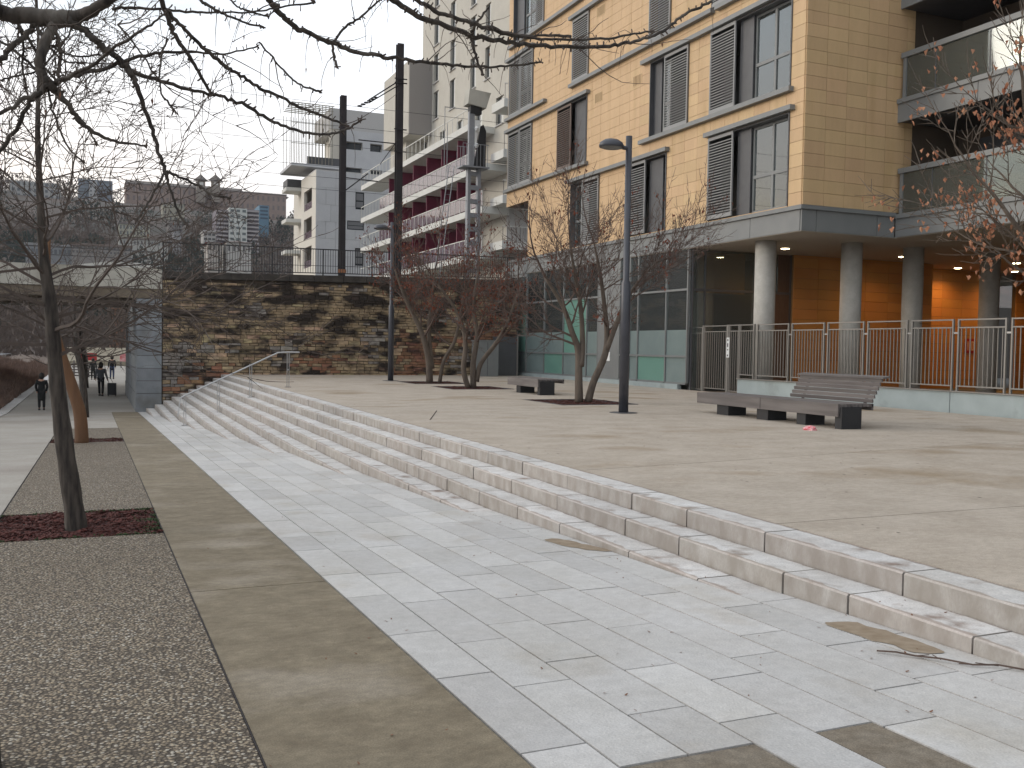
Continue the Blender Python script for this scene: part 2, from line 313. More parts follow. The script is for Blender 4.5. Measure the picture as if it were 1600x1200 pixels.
# mulch beds
def mulch(name, x0, x1, y0, y1, zf, n, label, moss=0):
    mb = MB(); k = 14
    for i in range(k):
        for j in range(k):
            xa, xb, ya, yb = x0+(x1-x0)*i/k, x0+(x1-x0)*(i+1)/k, y0+(y1-y0)*j/k, y0+(y1-y0)*(j+1)/k
            h = lambda x, y: zf(y)-.028+.035*noise.noise(Vector((x*4, y*4, 1)))
            mb.quad((xa, ya, h(xa, ya)), (xb, ya, h(xb, ya)), (xb, yb, h(xb, yb)), (xa, yb, h(xa, yb)))
    o = tag(mb.build(name, m_mulch), label, 'mulch bed', kind='stuff')
    mb = MB()
    for _ in range(n):
        x = R.uniform(x0+.02, x1-.02); y = R.uniform(y0+.02, y1-.02); a = R.uniform(0, pi); l_ = R.uniform(.012, .035); w = l_*.35
        t = R.uniform(-.4, .4); z = zf(y)-.012+.035*noise.noise(Vector((x*4, y*4, 1)))+R.uniform(-.006, .012)
        mb.obox((x, y, z), (cos(a)*l_, sin(a)*l_, t*l_), (-sin(a)*w, cos(a)*w, 0), (0, 0, .004))
    tag(mb.build('bark_chips', m_chip, o), kind='stuff')
    if moss:
        mb = MB()
        for _ in range(moss):
            e = R.random(); side = R.random()
            if side < .5: x = x1-abs(R.gauss(0, .09)); y = y0+(y1-y0)*e
            elif side < .8: x = x0+(x1-x0)*e; y = y0+abs(R.gauss(0, .045))
            else: x = x0+(x1-x0)*e; y = y1-abs(R.gauss(0, .06))
            if noise.noise(Vector((x*5, y*5, 3))) < -.05 or not (x0 < x < x1 and y0 < y < y1): continue
            z = zf(y)-.01; a = R.uniform(0, 2*pi); l_ = R.uniform(.006, .016)
            mb.quad((x, y, z), (x+cos(a)*l_, y+sin(a)*l_, z+l_*.8), (x+cos(a+.7)*l_*1.4, y+sin(a+.7)*l_*1.4, z+l_*1.3), (x+cos(a+1.4)*l_, y+sin(a+1.4)*l_, z+l_*.7))
        tag(mb.build('moss', m_moss, o), kind='stuff')
    return o
mulch('mulch_bed', GX0, GX1, 9.65, 11.5, LZ, 2600, 'dark red bark mulch with mossy edges around the nearest slanting trunk', 3000)
mulch('mulch_bed', GX0, GX1, 23.1, 24.4, LZ, 500, 'thin strip of dark mulch at the foot of the brown leaning trunk')

# ------------------------------------------------------------------ stone paving
DX = .3175; XS = 4.72                          # step fronts at XS - k*DX
def stepx(k): return XS-DX*k
def stepz(k, y): return -.15*k+PZ(y)
def yend(k):                                   # where tread k sinks into the ramp
    return (-.115+.15*k)/(.0312+S_UP) if k > 0 else -9
paving = struct('stone_paving', slopebox(MB(), PX0, 5.2, -8, -7.8, .05), m_slab)
joints = {10: (3.446, 4.47, 5.33), 9: (4.21, 5.03), 8: (3.66, 4.51), 7: (3.42, 4.235), 6: (3.17, 3.93), 5: (3.11, 4.2, 5.95), 4: (3.49, 4.54), 3: (4.18,), 2: (3.48,)}
rest = MB(); nsl = 0
for k in range(10, -1, -1):                    # row between stepx(k) (front line of step k) and the next riser
    x0 = stepx(k) if k < 10 else PX0; x1 = stepx(k-1) if k > 0 else 5.05
    ye = min(yend(k), YW) if k > 0 else 0
    ye = {1: yend(1)}.get(k, ye)
    ys = [-7.5]
    js = list(joints.get(k, ()))
    while js and ys[-1]+1.3 < js[0]: ys.append(ys[-1]+R.uniform(.8, 1.15))
    if js and js[0]-ys[-1] < .35: ys.pop()
    ys += js
    while ys[-1] < ye: ys.append(ys[-1]+R.uniform(.7, 1.12))
    for a, b in zip(ys, ys[1:]):
        b = min(b, ye+.02)
        if b-a < .03 or b < 0: continue
        if a < 3.16 and k in (9, 8, 6):
            if b > 3.3: a = 3.175
            else: continue
        gp = .0058
        mb = MB(); dz = R.uniform(-.0012, .0012)
        slopebox(mb, x0+gp, x1-gp, a+gp, b-gp, .04, dz)
        if nsl < 290 and a < 30: mb.build('paving_slab', m_slab, paving); nsl += 1
        else: slopebox(rest, x0+gp, x1-gp, a+gp, b-gp, .04, dz)
if rest.v: tag(rest.build('far_paving_slabs', m_slab, paving), kind='stuff')
for x0, x1 in ((stepx(9), stepx(7)), (stepx(6), stepx(5))):
    slopebox(MB(), x0+.004, x1-.004, 0, 3.168, .04, -.003).build('concrete_inset', m_inset, paving)
# the first row also runs between PX0 and stepx(10)

# ------------------------------------------------------------------ steps
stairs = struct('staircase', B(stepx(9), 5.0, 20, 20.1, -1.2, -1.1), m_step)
def step_stone(x0, x1, ya, yb, k, dz=0):
    h = .3; c = .012
    za, zb = stepz(k, ya)+dz, stepz(k, yb)+dz
    mb = MB(); p = []
    for y, z in ((ya, za), (yb, zb)):
        p.append([(x0, y, z-h), (x0, y, z-c), (x0+c*.8, y, z), (x1, y, z), (x1, y, z-h)])
    n = 5; mb.v = p[0]+p[1]
    mb.f = [tuple(range(n)), tuple(range(2*n-1, n-1, -1))]+[(i, i+n, (i+1) % n+n, (i+1) % n) for i in range(n)]
    return mb
nst = 0; srest = MB()
sj = {0: [2.05, 3.2, 4.56, 5.94, 7.0, 7.93, 9.3, 10.5, 11.6, 12.6, 13.5], 1: [2.4, 3.75, 4.7, 5.33, 6.63, 7.5, 8.9, 10.1, 11.3], 2: [5.9, 6.9, 8.2, 9.2, 10.3, 11.4]}
cand = []
for k in range(0, 11):
    x0 = stepx(k); x1 = stepx(k-1)-.008 if k > 0 else 5.045
    y = yend(k)-.5 if k > 1 else -6
    ys = [y]; js = sj.get(k, [])
    if js:
        while ys[-1]+1.3 < js[0]: ys.append(ys[-1]+1.1)
        if ys[-1] > js[0]-.3: ys.pop()
        ys = (ys or [js[0]-1.2])+js
    while ys[-1] < YW: ys.append(ys[-1]+R.choice((.55, .7, .85, 1.0, 1.15, 1.25)))
    ys[-1] = YW
    for a, b in zip(ys, ys[1:]):
        if b > a+.02: cand.append((a, b, x0, x1, k))
cand.sort()
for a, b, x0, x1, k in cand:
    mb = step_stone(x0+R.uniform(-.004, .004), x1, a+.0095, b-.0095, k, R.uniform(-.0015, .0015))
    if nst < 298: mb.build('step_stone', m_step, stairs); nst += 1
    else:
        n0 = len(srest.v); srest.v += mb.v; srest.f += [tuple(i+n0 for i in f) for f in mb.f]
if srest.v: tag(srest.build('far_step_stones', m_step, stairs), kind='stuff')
core = MB()      # mortar core behind the stones
for k in range(0, 10):
    x0 = stepx(k)+.05; x1 = 5.3
    core.hexa([(x0, -6, -3.2), (x1, -6, -3.2), (x1, YW, -3.2), (x0, YW, -3.2), (x0, -6, stepz(k, -6)-.02), (x1, -6, stepz(k, -6)-.02), (x1, YW, stepz(k, YW)-.02), (x0, YW, stepz(k, YW)-.02)])
core.build('mortar_core', m_joint, stairs)

# ------------------------------------------------------------------ plaza
plaza = None
def obl(x, y0): return y0+.145*(x-5.05)
def panel(x0, x1, ya, yb, ob0=False, ob1=False):
    global plaza
    e = .0075; a0, a1 = (obl(x0, ya), obl(x1, ya)) if ob0 else (ya, ya); b0, b1 = (obl(x0, yb), obl(x1, yb)) if ob1 else (yb, yb)
    P = [(x0+e, a0+e), (x1-e, a1+e), (x1-e, b1-e), (x0+e, b0-e)]
    mb = MB().hexa([(x, y, PZ(y)-.06) for x, y in P]+[(x, y, PZ(y)) for x, y in P])
    if plaza is None: plaza = struct('plaza', mb, m_plaza)
    else: mb.build('concrete_panel', m_plaza, plaza)
panel(5.05, 12.6, -6, 6.2)
panel(12.6, 18.4, -6, 6.9)
panel(5.05, 12.6, 6.2, 9.6, False, True); panel(12.6, 18.4, 6.9, 9.6, False, True)
TP = [(10.2, 12.2, 20.4, 22.6), (10.2, 12.2, 28.0, 30.0), (10.2, 12.2, 31.9, 33.9)]
panel(5.05, 10.2, 9.6, 20.4, True); panel(10.2, 12.6, 9.6, 20.4, True); panel(12.6, 18.4, 9.6, 20.4, True)
panel(5.05, 10.2, 20.4, 30.0); panel(12.2, 18.4, 20.4, 31.9); panel(10.2, 12.2, 22.6, 28.0)
panel(5.05, 10.2, 30.0, YW); panel(10.2, 12.2, 30.0, 31.9); panel(12.2, 18.4, 31.9, YW); panel(10.2, 12.2, 33.9, YW)
B(5.05, 18.4, -6, YW, -3, -.08).build('plaza_base', m_joint, plaza)
for i, (a, b, c, d) in enumerate(TP):
    mulch('mulch_bed', a, b, c, d, PZ, 700, ['dark red mulch square under the nearest bare tree on the plaza', 'dark red mulch square under the middle tree on the plaza', 'dark red mulch square under the farthest plaza tree by the wall'][i])
    mb = MB(); e = .05
    for q in ((a-e, b+e, c-e, c), (a-e, b+e, d, d+e), (a-e, a, c, d), (b, b+e, c, d)): mb.box(q[0]+.003, q[1]-.003, q[2]+.003, q[3]-.003, -.05, PZ(c)+.012)
    mb.build('mulch_frame', m_greyd, plaza)
struct('pavement', B(18.4, 60, -6, 27.1, -.4, .03), m_bandA)
gr = MB()
for _ in range(9000):
    x = R.uniform(18.8, 24); y = R.uniform(8, 19.5); a = R.uniform(0, 2*pi); h = R.uniform(.03, .08)
    gr.quad((x, y, .03), (x+.02*cos(a), y+.02*sin(a), .03), (x+.02*cos(a+.5), y+.02*sin(a+.5), .03+h))
tag(gr.build('grass', m_moss), 'patch of short dark green grass behind the low wall', 'grass', kind='stuff')
m_cat2 = M('gum', (.12, .105, .09), rough=.9)
# litter and grit
mb = MB()
def litter(x0, x1, y0, y1, zf, n):
    for _ in range(n):
        x = R.uniform(x0, x1); y = R.uniform(y0, y1); a = R.uniform(0, 2*pi); l_ = R.uniform(.006, .016)
        z = zf(x, y)+.002
        mb.quad((x, y, z), (x+cos(a)*l_, y+sin(a)*l_, z+.004), (x+cos(a)*l_*1.6-sin(a)*l_*.6, y+sin(a)*l_*1.6+cos(a)*l_*.6, z+.006), (x-sin(a)*l_*.7, y+cos(a)*l_*.7, z+.002))
def zst(x, y):
    k = max(0, math.ceil((XS-x)/DX)); return PZ(y) if x > XS else max(stepz(k, y), LZ(y))
litter(PX0, 4.1, 3, 14, lambda x, y: LZ(y), 90); litter(3.6, 4.7, 3.2, 12, zst, 60); litter(5.1, 13, 5, 22, lambda x, y: PZ(y), 110)
litter(.62, 1.5, 3, 12, lambda x, y: LZ(y), 30)
tag(mb.build('leaf_litter', m_leafB), 'scattered dry leaf scraps and pods on the paving and steps', 'litter', kind='stuff')
mb = MB()
for _ in range(420):      # trodden gum and tar spots
    x = R.uniform(5.1, 18) ; y = R.uniform(3, 26); r = R.uniform(.006, .022)
    n = 7; mb.quad(*[(x+r*cos(2*pi*q/n)*R.uniform(.8, 1.2), y+r*sin(2*pi*q/n)*R.uniform(.8, 1.2), PZ(y)+.0015) for q in range(n)])
tag(mb.build('gum_spots', m_cat2), 'trodden dark gum spots on the plaza concrete', 'stains', kind='stuff')
m_dirt = M('washed_dirt', (.30, .24, .175), (.22, .165, .11), 12, 1)
def film(name, pts, zf, mat, label, cat):
    import itertools
    n = len(pts); ring = []
    for i in range(n):
        a, b, c, d = pts[i-1], pts[i], pts[(i+1) % n], pts[(i+2) % n]
        for t in (0, .25, .5, .75):
            q = [.5*((2*b[j])+(-a[j]+c[j])*t+(2*a[j]-5*b[j]+4*c[j]-d[j])*t*t+(-a[j]+3*b[j]-3*c[j]+d[j])*t**3) for j in (0, 1)]
            w = .035*noise.noise(Vector((q[0]*9, q[1]*9, 0)))+.02*noise.noise(Vector((q[0]*30, q[1]*30, 0))); ring.append((q[0]+w, q[1]+w))
    mb = MB(); cx = sum(p[0] for p in ring)/len(ring); cy = sum(p[1] for p in ring)/len(ring)
    for i, p in enumerate(ring):
        q = ring[(i+1) % len(ring)]; mb.quad((cx, cy, zf(cy)+.0045), (p[0], p[1], zf(p[1])+.003), (q[0], q[1], zf(q[1])+.003))
    return tag(mb.build(name, mat), label, cat, kind='stuff')
lz = lambda y: LZ(y)
film('dirt_patch', [(4.133, 4.594), (4.283, 4.483), (4.312, 4.204), (4.307, 3.919), (4.276, 3.825), (4.152, 3.864), (4.109, 4.099), (4.069, 4.412)], lz, m_dirt, 'long brown silt patch against the lowest step in the right foreground', 'dirt')
film('dirt_patch', [(3.785, 7.907), (3.964, 7.872), (4.042, 7.516), (4.119, 7.215), (3.997, 7.199), (3.839, 7.496)], lz, m_dirt, 'small brown silt patch beside the step end in the middle', 'dirt')
st = MB().tube([(5.668, 16.792, 0.047), (6.559, 19.022, 0.053)], .012, 5); tag(st.build('fallen_stick', m_bark), 'thin dark stick lying alone on the plaza concrete', 'stick')
mb = MB()
pts = [(3.934, 3.968, -0.239), (3.995, 3.891, -0.236), (4.054, 3.814, -0.234), (4.126, 3.709, -0.231), (4.208, 3.578, -0.227), (4.314, 3.51, -0.225), (4.38, 3.412, -0.221)]
mb.tube([(x, y, z+.012+.006*(i % 2)) for i, (x, y, z) in enumerate(pts)], .006, 4)
for i in range(2, 6):
    x, y, z = pts[i]; mb.tube([(x, y, z+.012), (x+R.uniform(-.12, .12), y+R.uniform(-.08, .08), z+.02)], .003, 3)
tag(mb.build('fallen_twig', m_barkR), 'long reddish twig lying at the foot of the lowest step', 'twig')
# ------------------------------------------------------------------ the yellow tiled apartment building
XF, YC, YL, ZT = 18.25, 21.72, 42.95, 20.0
bld = thing('apartment_building', 'yellow tiled apartment block on round columns with grey louvred shutters, right of the plaza', 'apartment building', (XF, YC, 0))
def rsub(r, o):      # rectangle minus rectangle
    a, b, c, d = r; e, f, g2, h = o
    if e >= b or f <= a or g2 >= d or h <= c: return [r]
    out = []
    if e > a: out.append((a, e, c, d))
    if f < b: out.append((f, b, c, d))
    m0, m1 = max(a, e), min(b, f)
    if g2 > c: out.append((m0, m1, c, g2))
    if h < d: out.append((m0, m1, h, d))
    return out
F1, F2, F3, F4 = (5.6, 8.28), (8.98, 11.66), (12.38, 15.02), (15.76, 18.4)
holes = [(22.3, 26.2, *F1), (28.75, 31.2, *F1), (33.6, 36.1, *F1), (40.4, YL+1, 4.9, 8.16),
         (22.3, 26.2, *F2), (27.5, 29.95, *F2), (34.75, 37.42, *F2), (40.05, 42.85, *F2),
         (22.3, 26.2, *F3), (28.68, 30.06, *F3), (34.7, 36.12, *F3), (40.1, 42.75, *F3),
         (22.3, 26.2, *F4), (30.1, 32.6, *F4), (39.0, 42.4, *F4)]
# backing wall
Z0 = 5.56
cells = [(YC+.06, YL-.05, Z0, ZT)]
for h in holes: cells = [q for c in cells for q in rsub(c, h)]
mb = MB()
for a, b, c, d in cells: mb.box(XF+.03, XF+.3, a, b, c, d)
mb.box(XF+.06, 22.25, YC+.03, YC+.3, Z0, ZT)
mb.box(XF+.3, XF+3.5, YL-.3, YL-.05, 8.2, ZT)
mb.build('wall', m_tilej, bld)
B(XF+.35, 34, YC+.35, YL, ZT-.1, ZT+.6).build('roof', m_grey, bld)
mb = MB(); 
for z in (8.6, 12.0, 15.4): mb.box(XF+.3, 30, YC+.3, YL-.4, z, z+.25)
mb.box(XF+2.9, XF+3.0, YC+.3, YL-.4, 5.6, ZT-.2)
mb.build('interior', m_inter, bld)
# tiles
TW, TH, J = .742, .3605, .0048
tiles = []
z = Z0+.01
while z < ZT-.2:
    y = YC+.012
    while y < YL-.02:
        for q in [(y, min(y+TW, YL-.01), z, z+TH)]:
            rs = [q]
            for h in holes: rs = [p for r in rs for p in rsub(r, h)]
            for r in rs:
                if r[1]-r[0] > .03 and r[3]-r[2] > .03: tiles.append((r[0], 'A', r))
        y += TW
    x = XF
    while x < 22.2:
        xb = min(x+TW, 22.26)
        tiles.append((20.5 if z < 14 else 60, 'B', (x, xb, z, z+TH))); x += TW
    z += TH
tiles.sort(key=lambda t: t[0]+(30 if t[2][2] > 12.9 else 0))
trest = MB(); cache = {}
for i, (_, s, (a, b, c, d)) in enumerate(tiles):
    w = R.uniform(-.0018, .0018)
    if i < 300:
        key = (s, round(b-a, 3), round(d-c, 3))
        if key not in cache:
            cache[key] = (MB().box(-.022, .03, J, b-a-J, J, d-c-J) if s == 'A' else MB().box(J, b-a-J, -.022, .03, J, d-c-J)).mesh('tile', m_tile)
        o = bpy.data.objects.new('tile', cache[key]); COL.objects.link(o); o.parent = bld
        o.location = Vector((XF+w, a, c) if s == 'A' else (a, YC+w, c))-ROOT[bld.name]
    else:
        if s == 'A': trest.box(XF-.022+w, XF+.03, a+J, b-J, c+J, d-J)
        else: trest.box(a+J, b-J, YC-.022+w, YC+.03, c+J, d-J)
tag(trest.build('wall_tiles', m_tile, bld), kind='stuff')
# vents: slotted grilles
for y, z in ((30.85, 11.27), (33.82, 11.32), (33.75, 14.68)):
    v = B(XF-.03, XF-.0235, y-.33, y+.33, z-.2, z+.2).build('vent', m_tile, bld)
    mb = MB()
    for i in range(6): mb.box(XF-.034, XF-.031, y-.27+i*.098, y-.23+i*.098, z-.17, z+.17)
    mb.build('vent_slot', m_tilej, v)
# sills and lintels
def band(y0, y1, z, name): return B(XF-.2, XF+.06, y0, y1, z-.14, z).build(name, m_grey, bld)
for y0, y1, z in ((22.18, 30.45, 8.97), (34.6, YL+.05, 8.97), (26.1, 36.2, 12.37), (38.6, YL+.05, 12.37), (35.2, 42.75, 15.73), (22.2, 25.9, 12.37), (28, 33, 15.73), (22.2, 26, 15.73)): band(y0, y1, z, 'sill')
for y0, y1, z in ((22.1, 26.35, 8.43), (28.6, 36.35, 8.43), (22.1, 30.4, 11.81), (34.55, YL+.05, 11.81), (22.1, 36.3, 15.17), (39.9, YL+.05, 15.17), (22.1, 33, 18.5), (38.9, 42.6, 18.5)): band(y0, y1, z, 'lintel')
# shutters with slats
nslat = 0
slat_cache = {}
def shutter(y0, y1, z0, z1, x, near, mat=None):
    global nslat
    mat = mat or m_lou; f = MB(); w = .055
    f.box(x-.03, x+.02, y0, y0+w, z0, z1); f.box(x-.03, x+.02, y1-w, y1, z0, z1)
    f.box(x-.029, x+.019, y0+w, y1-w, z0, z0+.13); f.box(x-.029, x+.019, y0+w, y1-w, z1-.1, z1)
    s = f.build('shutter', mat, bld)
    n = int((z1-z0-.26)/.088); L = y1-y0-2*w-.004
    allm = MB()
    for i in range(n):
        zc = z0+.15+.088*(i+.5)
        geo = lambda mb, yc, zz, xx: mb.obox((xx, yc, zz), (.017, 0, .006), (0, L/2, 0), (-.004, 0, .0175))
        if near and nslat < 290:
            key = (round(L, 3), mat.name)
            if key not in slat_cache:
                slat_cache[key] = geo(MB(), 0, 0, 0).mesh('slat', mat)
            o = bpy.data.objects.new('slat', slat_cache[key]); COL.objects.link(o); o.parent = s; o.location = Vector((x-.005, (y0+y1)/2, zc))-ROOT[s.name]; nslat += 1
        else: geo(allm, (y0+y1)/2, zc, x-.005)
    if allm.v: tag(allm.build('slats', mat, s), kind='stuff')
    return s
def window(y0, y1, z0, z1, x, curtain=False, mull=2, reveal=None):
    f = MB(); w = .07
    f.box(x, x+.07, y0, y0+w, z0, z1); f.box(x, x+.07, y1-w, y1, z0, z1); f.box(x+.001, x+.069, y0+w, y1-w, z0, z0+w); f.box(x+.001, x+.069, y0+w, y1-w, z1-w, z1)
    zt = z0+(z1-z0)*.42
    f.box(x-.004, x+.068, y0+w, y1-w, zt-.05, zt+.05)
    for i in range(1, mull):
        yc = y0+(y1-y0)*i/mull; f.box(x-.008, x+.066, yc-.045, yc+.045, z0+w, zt-.05); f.box(x-.008, x+.066, yc-.045, yc+.045, zt+.05, z1-w)
    o = f.build('window', m_grey, bld)
    for i in range(mull):
        a, b = y0+(y1-y0)*i/mull, y0+(y1-y0)*(i+1)/mull
        for c, d in ((z0+w, zt-.05), (zt+.05, z1-w)): B(x+.03, x+.04, a+.05, b-.05, c, d).build('pane', m_glass, o)
    if curtain:
        mb = MB(); n = 46
        pts = [(x+.32+.035*sin(i*1.7)+.012*sin(i*.6), y0+(y1-y0)*i/n) for i in range(n+1)]
        for p, q in zip(pts, pts[1:]): mb.quad((p[0], p[1], z0), (q[0], q[1], z0), (q[0], q[1], z1), (p[0], p[1], z1))
        mb.build('curtain', m_curtain, o)
    return o
def reveal(y0, y1, z0, z1, x=None):      # flat grey panel set back beside a window
    x = XF+.12 if x is None else x
    B(x, x+.05, y0, y1, z0, z1).build('reveal_panel', m_greyd, bld)
def jambs(y0, y1, z0, z1):
    B(XF-.05, XF+.45, y0-.0, y0+.04, z0, z1).build('jamb', m_greyd, bld); B(XF-.05, XF+.45, y1-.04, y1, z0, z1).build('jamb', m_greyd, bld)
    B(XF-.049, XF+.45, y0+.04, y1-.04, z1-.05, z1-.01).build('jamb', m_greyd, bld)
xw = XF+.2
for z0, z1, cur in ((*F1, True), (*F2, False), (*F3, False), (*F4, False)):
    window(22.34, 24.25, z0+.02, z1-.06, xw, cur); reveal(24.25, 24.9, z0, z1-.05); shutter(24.9, 26.22, z0+.03, z1-.03, XF-.06, z0 < 10); jambs(22.3, 26.2, z0, z1)
# lamp-post bay
shutter(30.08, 31.2, 5.63, 8.25, XF-.06, True); reveal(29.2, 30.08, 5.6, 8.2); window(28.78, 29.2, 5.62, 8.2, xw, True, 1); jambs(28.75, 31.2, *F1)
shutter(33.6, 34.98, 5.63, 8.25, XF-.06, True); reveal(34.98, 35.5, 5.6, 8.2, XF+.25); window(35.5, 36.08, 5.62, 8.2, xw, False, 1); jambs(33.6, 36.1, *F1)
shutter(27.5, 28.95, 9.01, 11.63, XF-.06, True); window(28.95, 29.4, 9, 11.58, xw, False, 1); reveal(29.4, 29.92, 8.98, 11.6); jambs(27.5, 29.95, *F2)
shutter(36.1, 37.4, 9.01, 11.63, XF-.06, True, m_loubr); reveal(35.15, 36.1, 8.98, 11.6); window(34.78, 35.15, 9, 11.58, xw, False, 1); jambs(34.75, 37.42, *F2)
shutter(28.68, 30.05, 12.41, 14.99, XF-.06, True); shutter(34.7, 36.1, 12.41, 14.99, XF-.06, False)
for z0, z1 in (F2, F3):
    shutter(40.08, 41.42, z0+.03, z1-.03, XF-.06, False); shutter(41.55, 42.8, z0+.03, z1-.03, XF-.03, False); jambs(40.05, 42.85, z0, z1)
    window(40.1, 42.7, z0, z1-.05, xw+.1, False, 2)
shutter(39.0, 40.35, 15.8, 18.37, XF-.06, False); window(40.35, 41.5, 15.8, 18.3, xw, False, 1); reveal(41.5, 42.4, 15.76, 18.35); jambs(39.0, 42.4, *F4)
shutter(30.1, 31.4, 15.8, 18.37, XF-.06, False); reveal(31.4, 32.6, 15.8, 18.35)
B(XF+2.0, XF+2.1, 40.4, YL, 4.9, 8.2).build('loggia_wall', m_inter, bld); B(XF+.02, XF+2.1, 40.3, 40.38, 4.9, 8.16).build('loggia_wall', m_inter, bld); B(XF+.03, XF+2.1, 40.38, YL-.02, 8.17, 8.3).build('loggia_ceiling', m_inter, bld)
B(XF, XF+2, 40.42, YL, 4.7, 5.5).build('loggia_parapet', m_grey, bld)
# slab edge band: fascia panels with open joints and the ledge above
def fascia(axis, p, q, joints, z0=4.84, z1=5.44):
    js = [p]+joints+[q]
    for a, b in zip(js, js[1:]):
        if axis == 'y': B(XF-.03, XF+.02, a+.01, b-.01, z0, z1).build('fascia_panel', m_grey, bld)
        else: B(a+.01, b-.01, YC-.03, YC+.02, z0, z1).build('fascia_panel', m_grey, bld)
fascia('y', YC+.03, YL, [24.0, 26.4, 28.9, 31.4, 33.9, 36.4, 38.9, 40.4])
fascia('x', XF-.028, 21.68, [18.75, 21.0])
B(XF-.1, XF+.05, YC-.1, YL, 5.44, 5.555).build('ledge', m_grey, bld); B(XF+.05, 21.66, YC-.1, YC+.05, 5.44, 5.555).build('ledge', m_grey, bld)
mb = MB(); mb.box(XF+.02, 21.72, YC+.02, YL, 4.87, 5.43); mb.box(21.74, 41, 6, YL-.05, 4.87, 5.43)
mb.build('floor_slab', m_joint, bld)
mb = MB(); mb.box(XF+.0, 41, YC, YL-.1, 4.82, 4.86); mb.box(21.72, 41, 6, YC-.003, 4.82, 4.86); mb.build('soffit', m_soffit, bld)
# balconies: fascia, cap, glass balustrade, rail
XB = 21.7
for i, (zb, zt) in enumerate(((4.84, 5.48), (8.2, 8.84), (11.5, 12.14), (14.9, 15.5))):
    js = [YC-.06 if i == 0 else YC+.0, 18.9, 16.0, 13.1, 10.2, 6]
    for b, a in zip(js, js[1:]): B(XB-.03, XB+.04, a+.01, b-.01-(.0 if i else .0), zb, zt-.1).build('fascia_panel', m_grey, bld)
    B(XB-.09, XB+.2, 6, YC-.11 if i == 0 else YC-.03, zt-.1, zt+.03).build('cap', m_grey, bld)
    if i: 
        B(XB+.04, 27, 6, YC-.03, zb+.03, zt-.1).build('balcony_slab', m_greyd, bld)
    if i < 3:
        bal = B(XB-.02, XB+.16, 6, YC-.08, zt+1.22, zt+1.37).build('handrail', m_grey, bld)
        yy = YC-.25
        for w in (1.05, 1.8, 1.8, 1.8, 1.8, 1.8, 1.8, 1.8):
            B(XB+.05, XB+.066, yy-w+.01, yy-.01, zt+.04, zt+1.21).build('balustrade_glass', m_glassb, bal)
            B(XB+.04, XB+.09, yy-w-.02, yy-w+.009, zt+.03, zt+1.22).build('baluster', m_greyd, bal); yy -= w
        B(XB+.03, XB+.2, YC-.24, YC-.12, zt+.03, zt+1.22).build('end_post', m_grey, bal)
mb = MB(); mb.box(24.2, 24.4, 6, 30, 5.43, ZT); mb.box(22.26, 24.2, YC+.03, YC+.2, Z0, ZT); mb.build('loggia_wall', m_log, bld)
for zz in (5.5, 8.87, 12.2): 
    B(24.12, 24.19, 18.9, 20.9, zz, zz+2.35).build('balcony_door', m_greyd, bld); B(24.12, 24.19, 12.5, 15.5, zz, zz+2.35).build('balcony_door', m_greyd, bld)
# things on the lower balcony
pt = thing('potted_plant', 'red flowering plant in a pale pot behind the lowest balcony glass', 'plant', (22.3, 17.6, 5.5)); 
MB().lathe((22.3, 17.6, 5.5), [(.12, 0), (.2, .32), (.21, .34)], 12).build('pot', m_white, pt)
mb = MB()
for _ in range(160):
    a = R.uniform(0, 2*pi); e = R.uniform(.1, 1.2); d = Vector((cos(a)*cos(e), sin(a)*cos(e), sin(e)))*R.uniform(.12, .36); c = Vector((22.3, 17.6, 5.84)); s = .045
    p = c+d; mb.quad(p, p+Vector((s, 0, s*.5)), p+Vector((s, s, s)), p+Vector((0, s, s*.4)))
mb.build('foliage', M('red_foliage', (.3, .03, .03), (.05, .07, .03), 8), pt)
# columns
for x, y in ((19.03, 24.25), (21.62, 23.35), (24.18, 23.35), (27.62, 23.35), (31.2, 23.3), (19.1, 28.5), (24.2, 17.5)):
    MB().lathe((x, y, 0), [(.32, 0), (.32, 4.83)], 28).build('column', m_conc, bld, True)
# recessed ground-floor walls with larger panels
def panelwall(x0, x1, y, z0, z1, pw, ph, face=1):
    B(x0, x1, y+.03, y+.2, z0, z1).build('recess_wall', m_tilej, bld)
    z = z0; r = 0
    while z < z1-.05:
        x = x0-(0 if r % 2 == 0 else 0)
        while x < x1-.02:
            xb = min(x+pw, x1); B(x+.005, xb-.005, y-.012, y+.03, z+.005, min(z+ph, z1)-.005).build('wall_panel', m_tileO, bld); x = xb
        z += ph; r += 1
panelwall(22.5, 29.0, 27.1, .05, 4.82, 1.09, .36)
panelwall(29.0, 33.4, 28.6, .05, 4.82, 1.1, .36)
B(28.98, 29.1, 27.14, 28.6, .03, 4.82).build('recess_wall', m_tileO, bld); B(38, 38.2, 6, 28.6, 0, 4.8).build('recess_wall', m_tileO, bld); B(21.8, 38, 5.8, 6, 0, ZT).build('end_wall', m_inter, bld)
B(33.4, 35.4, 29.6, 29.8, 0, 4.82).build('recess_wall', m_dark, bld); panelwall(35.4, 38, 28.6, .05, 4.82, 1.1, .36)
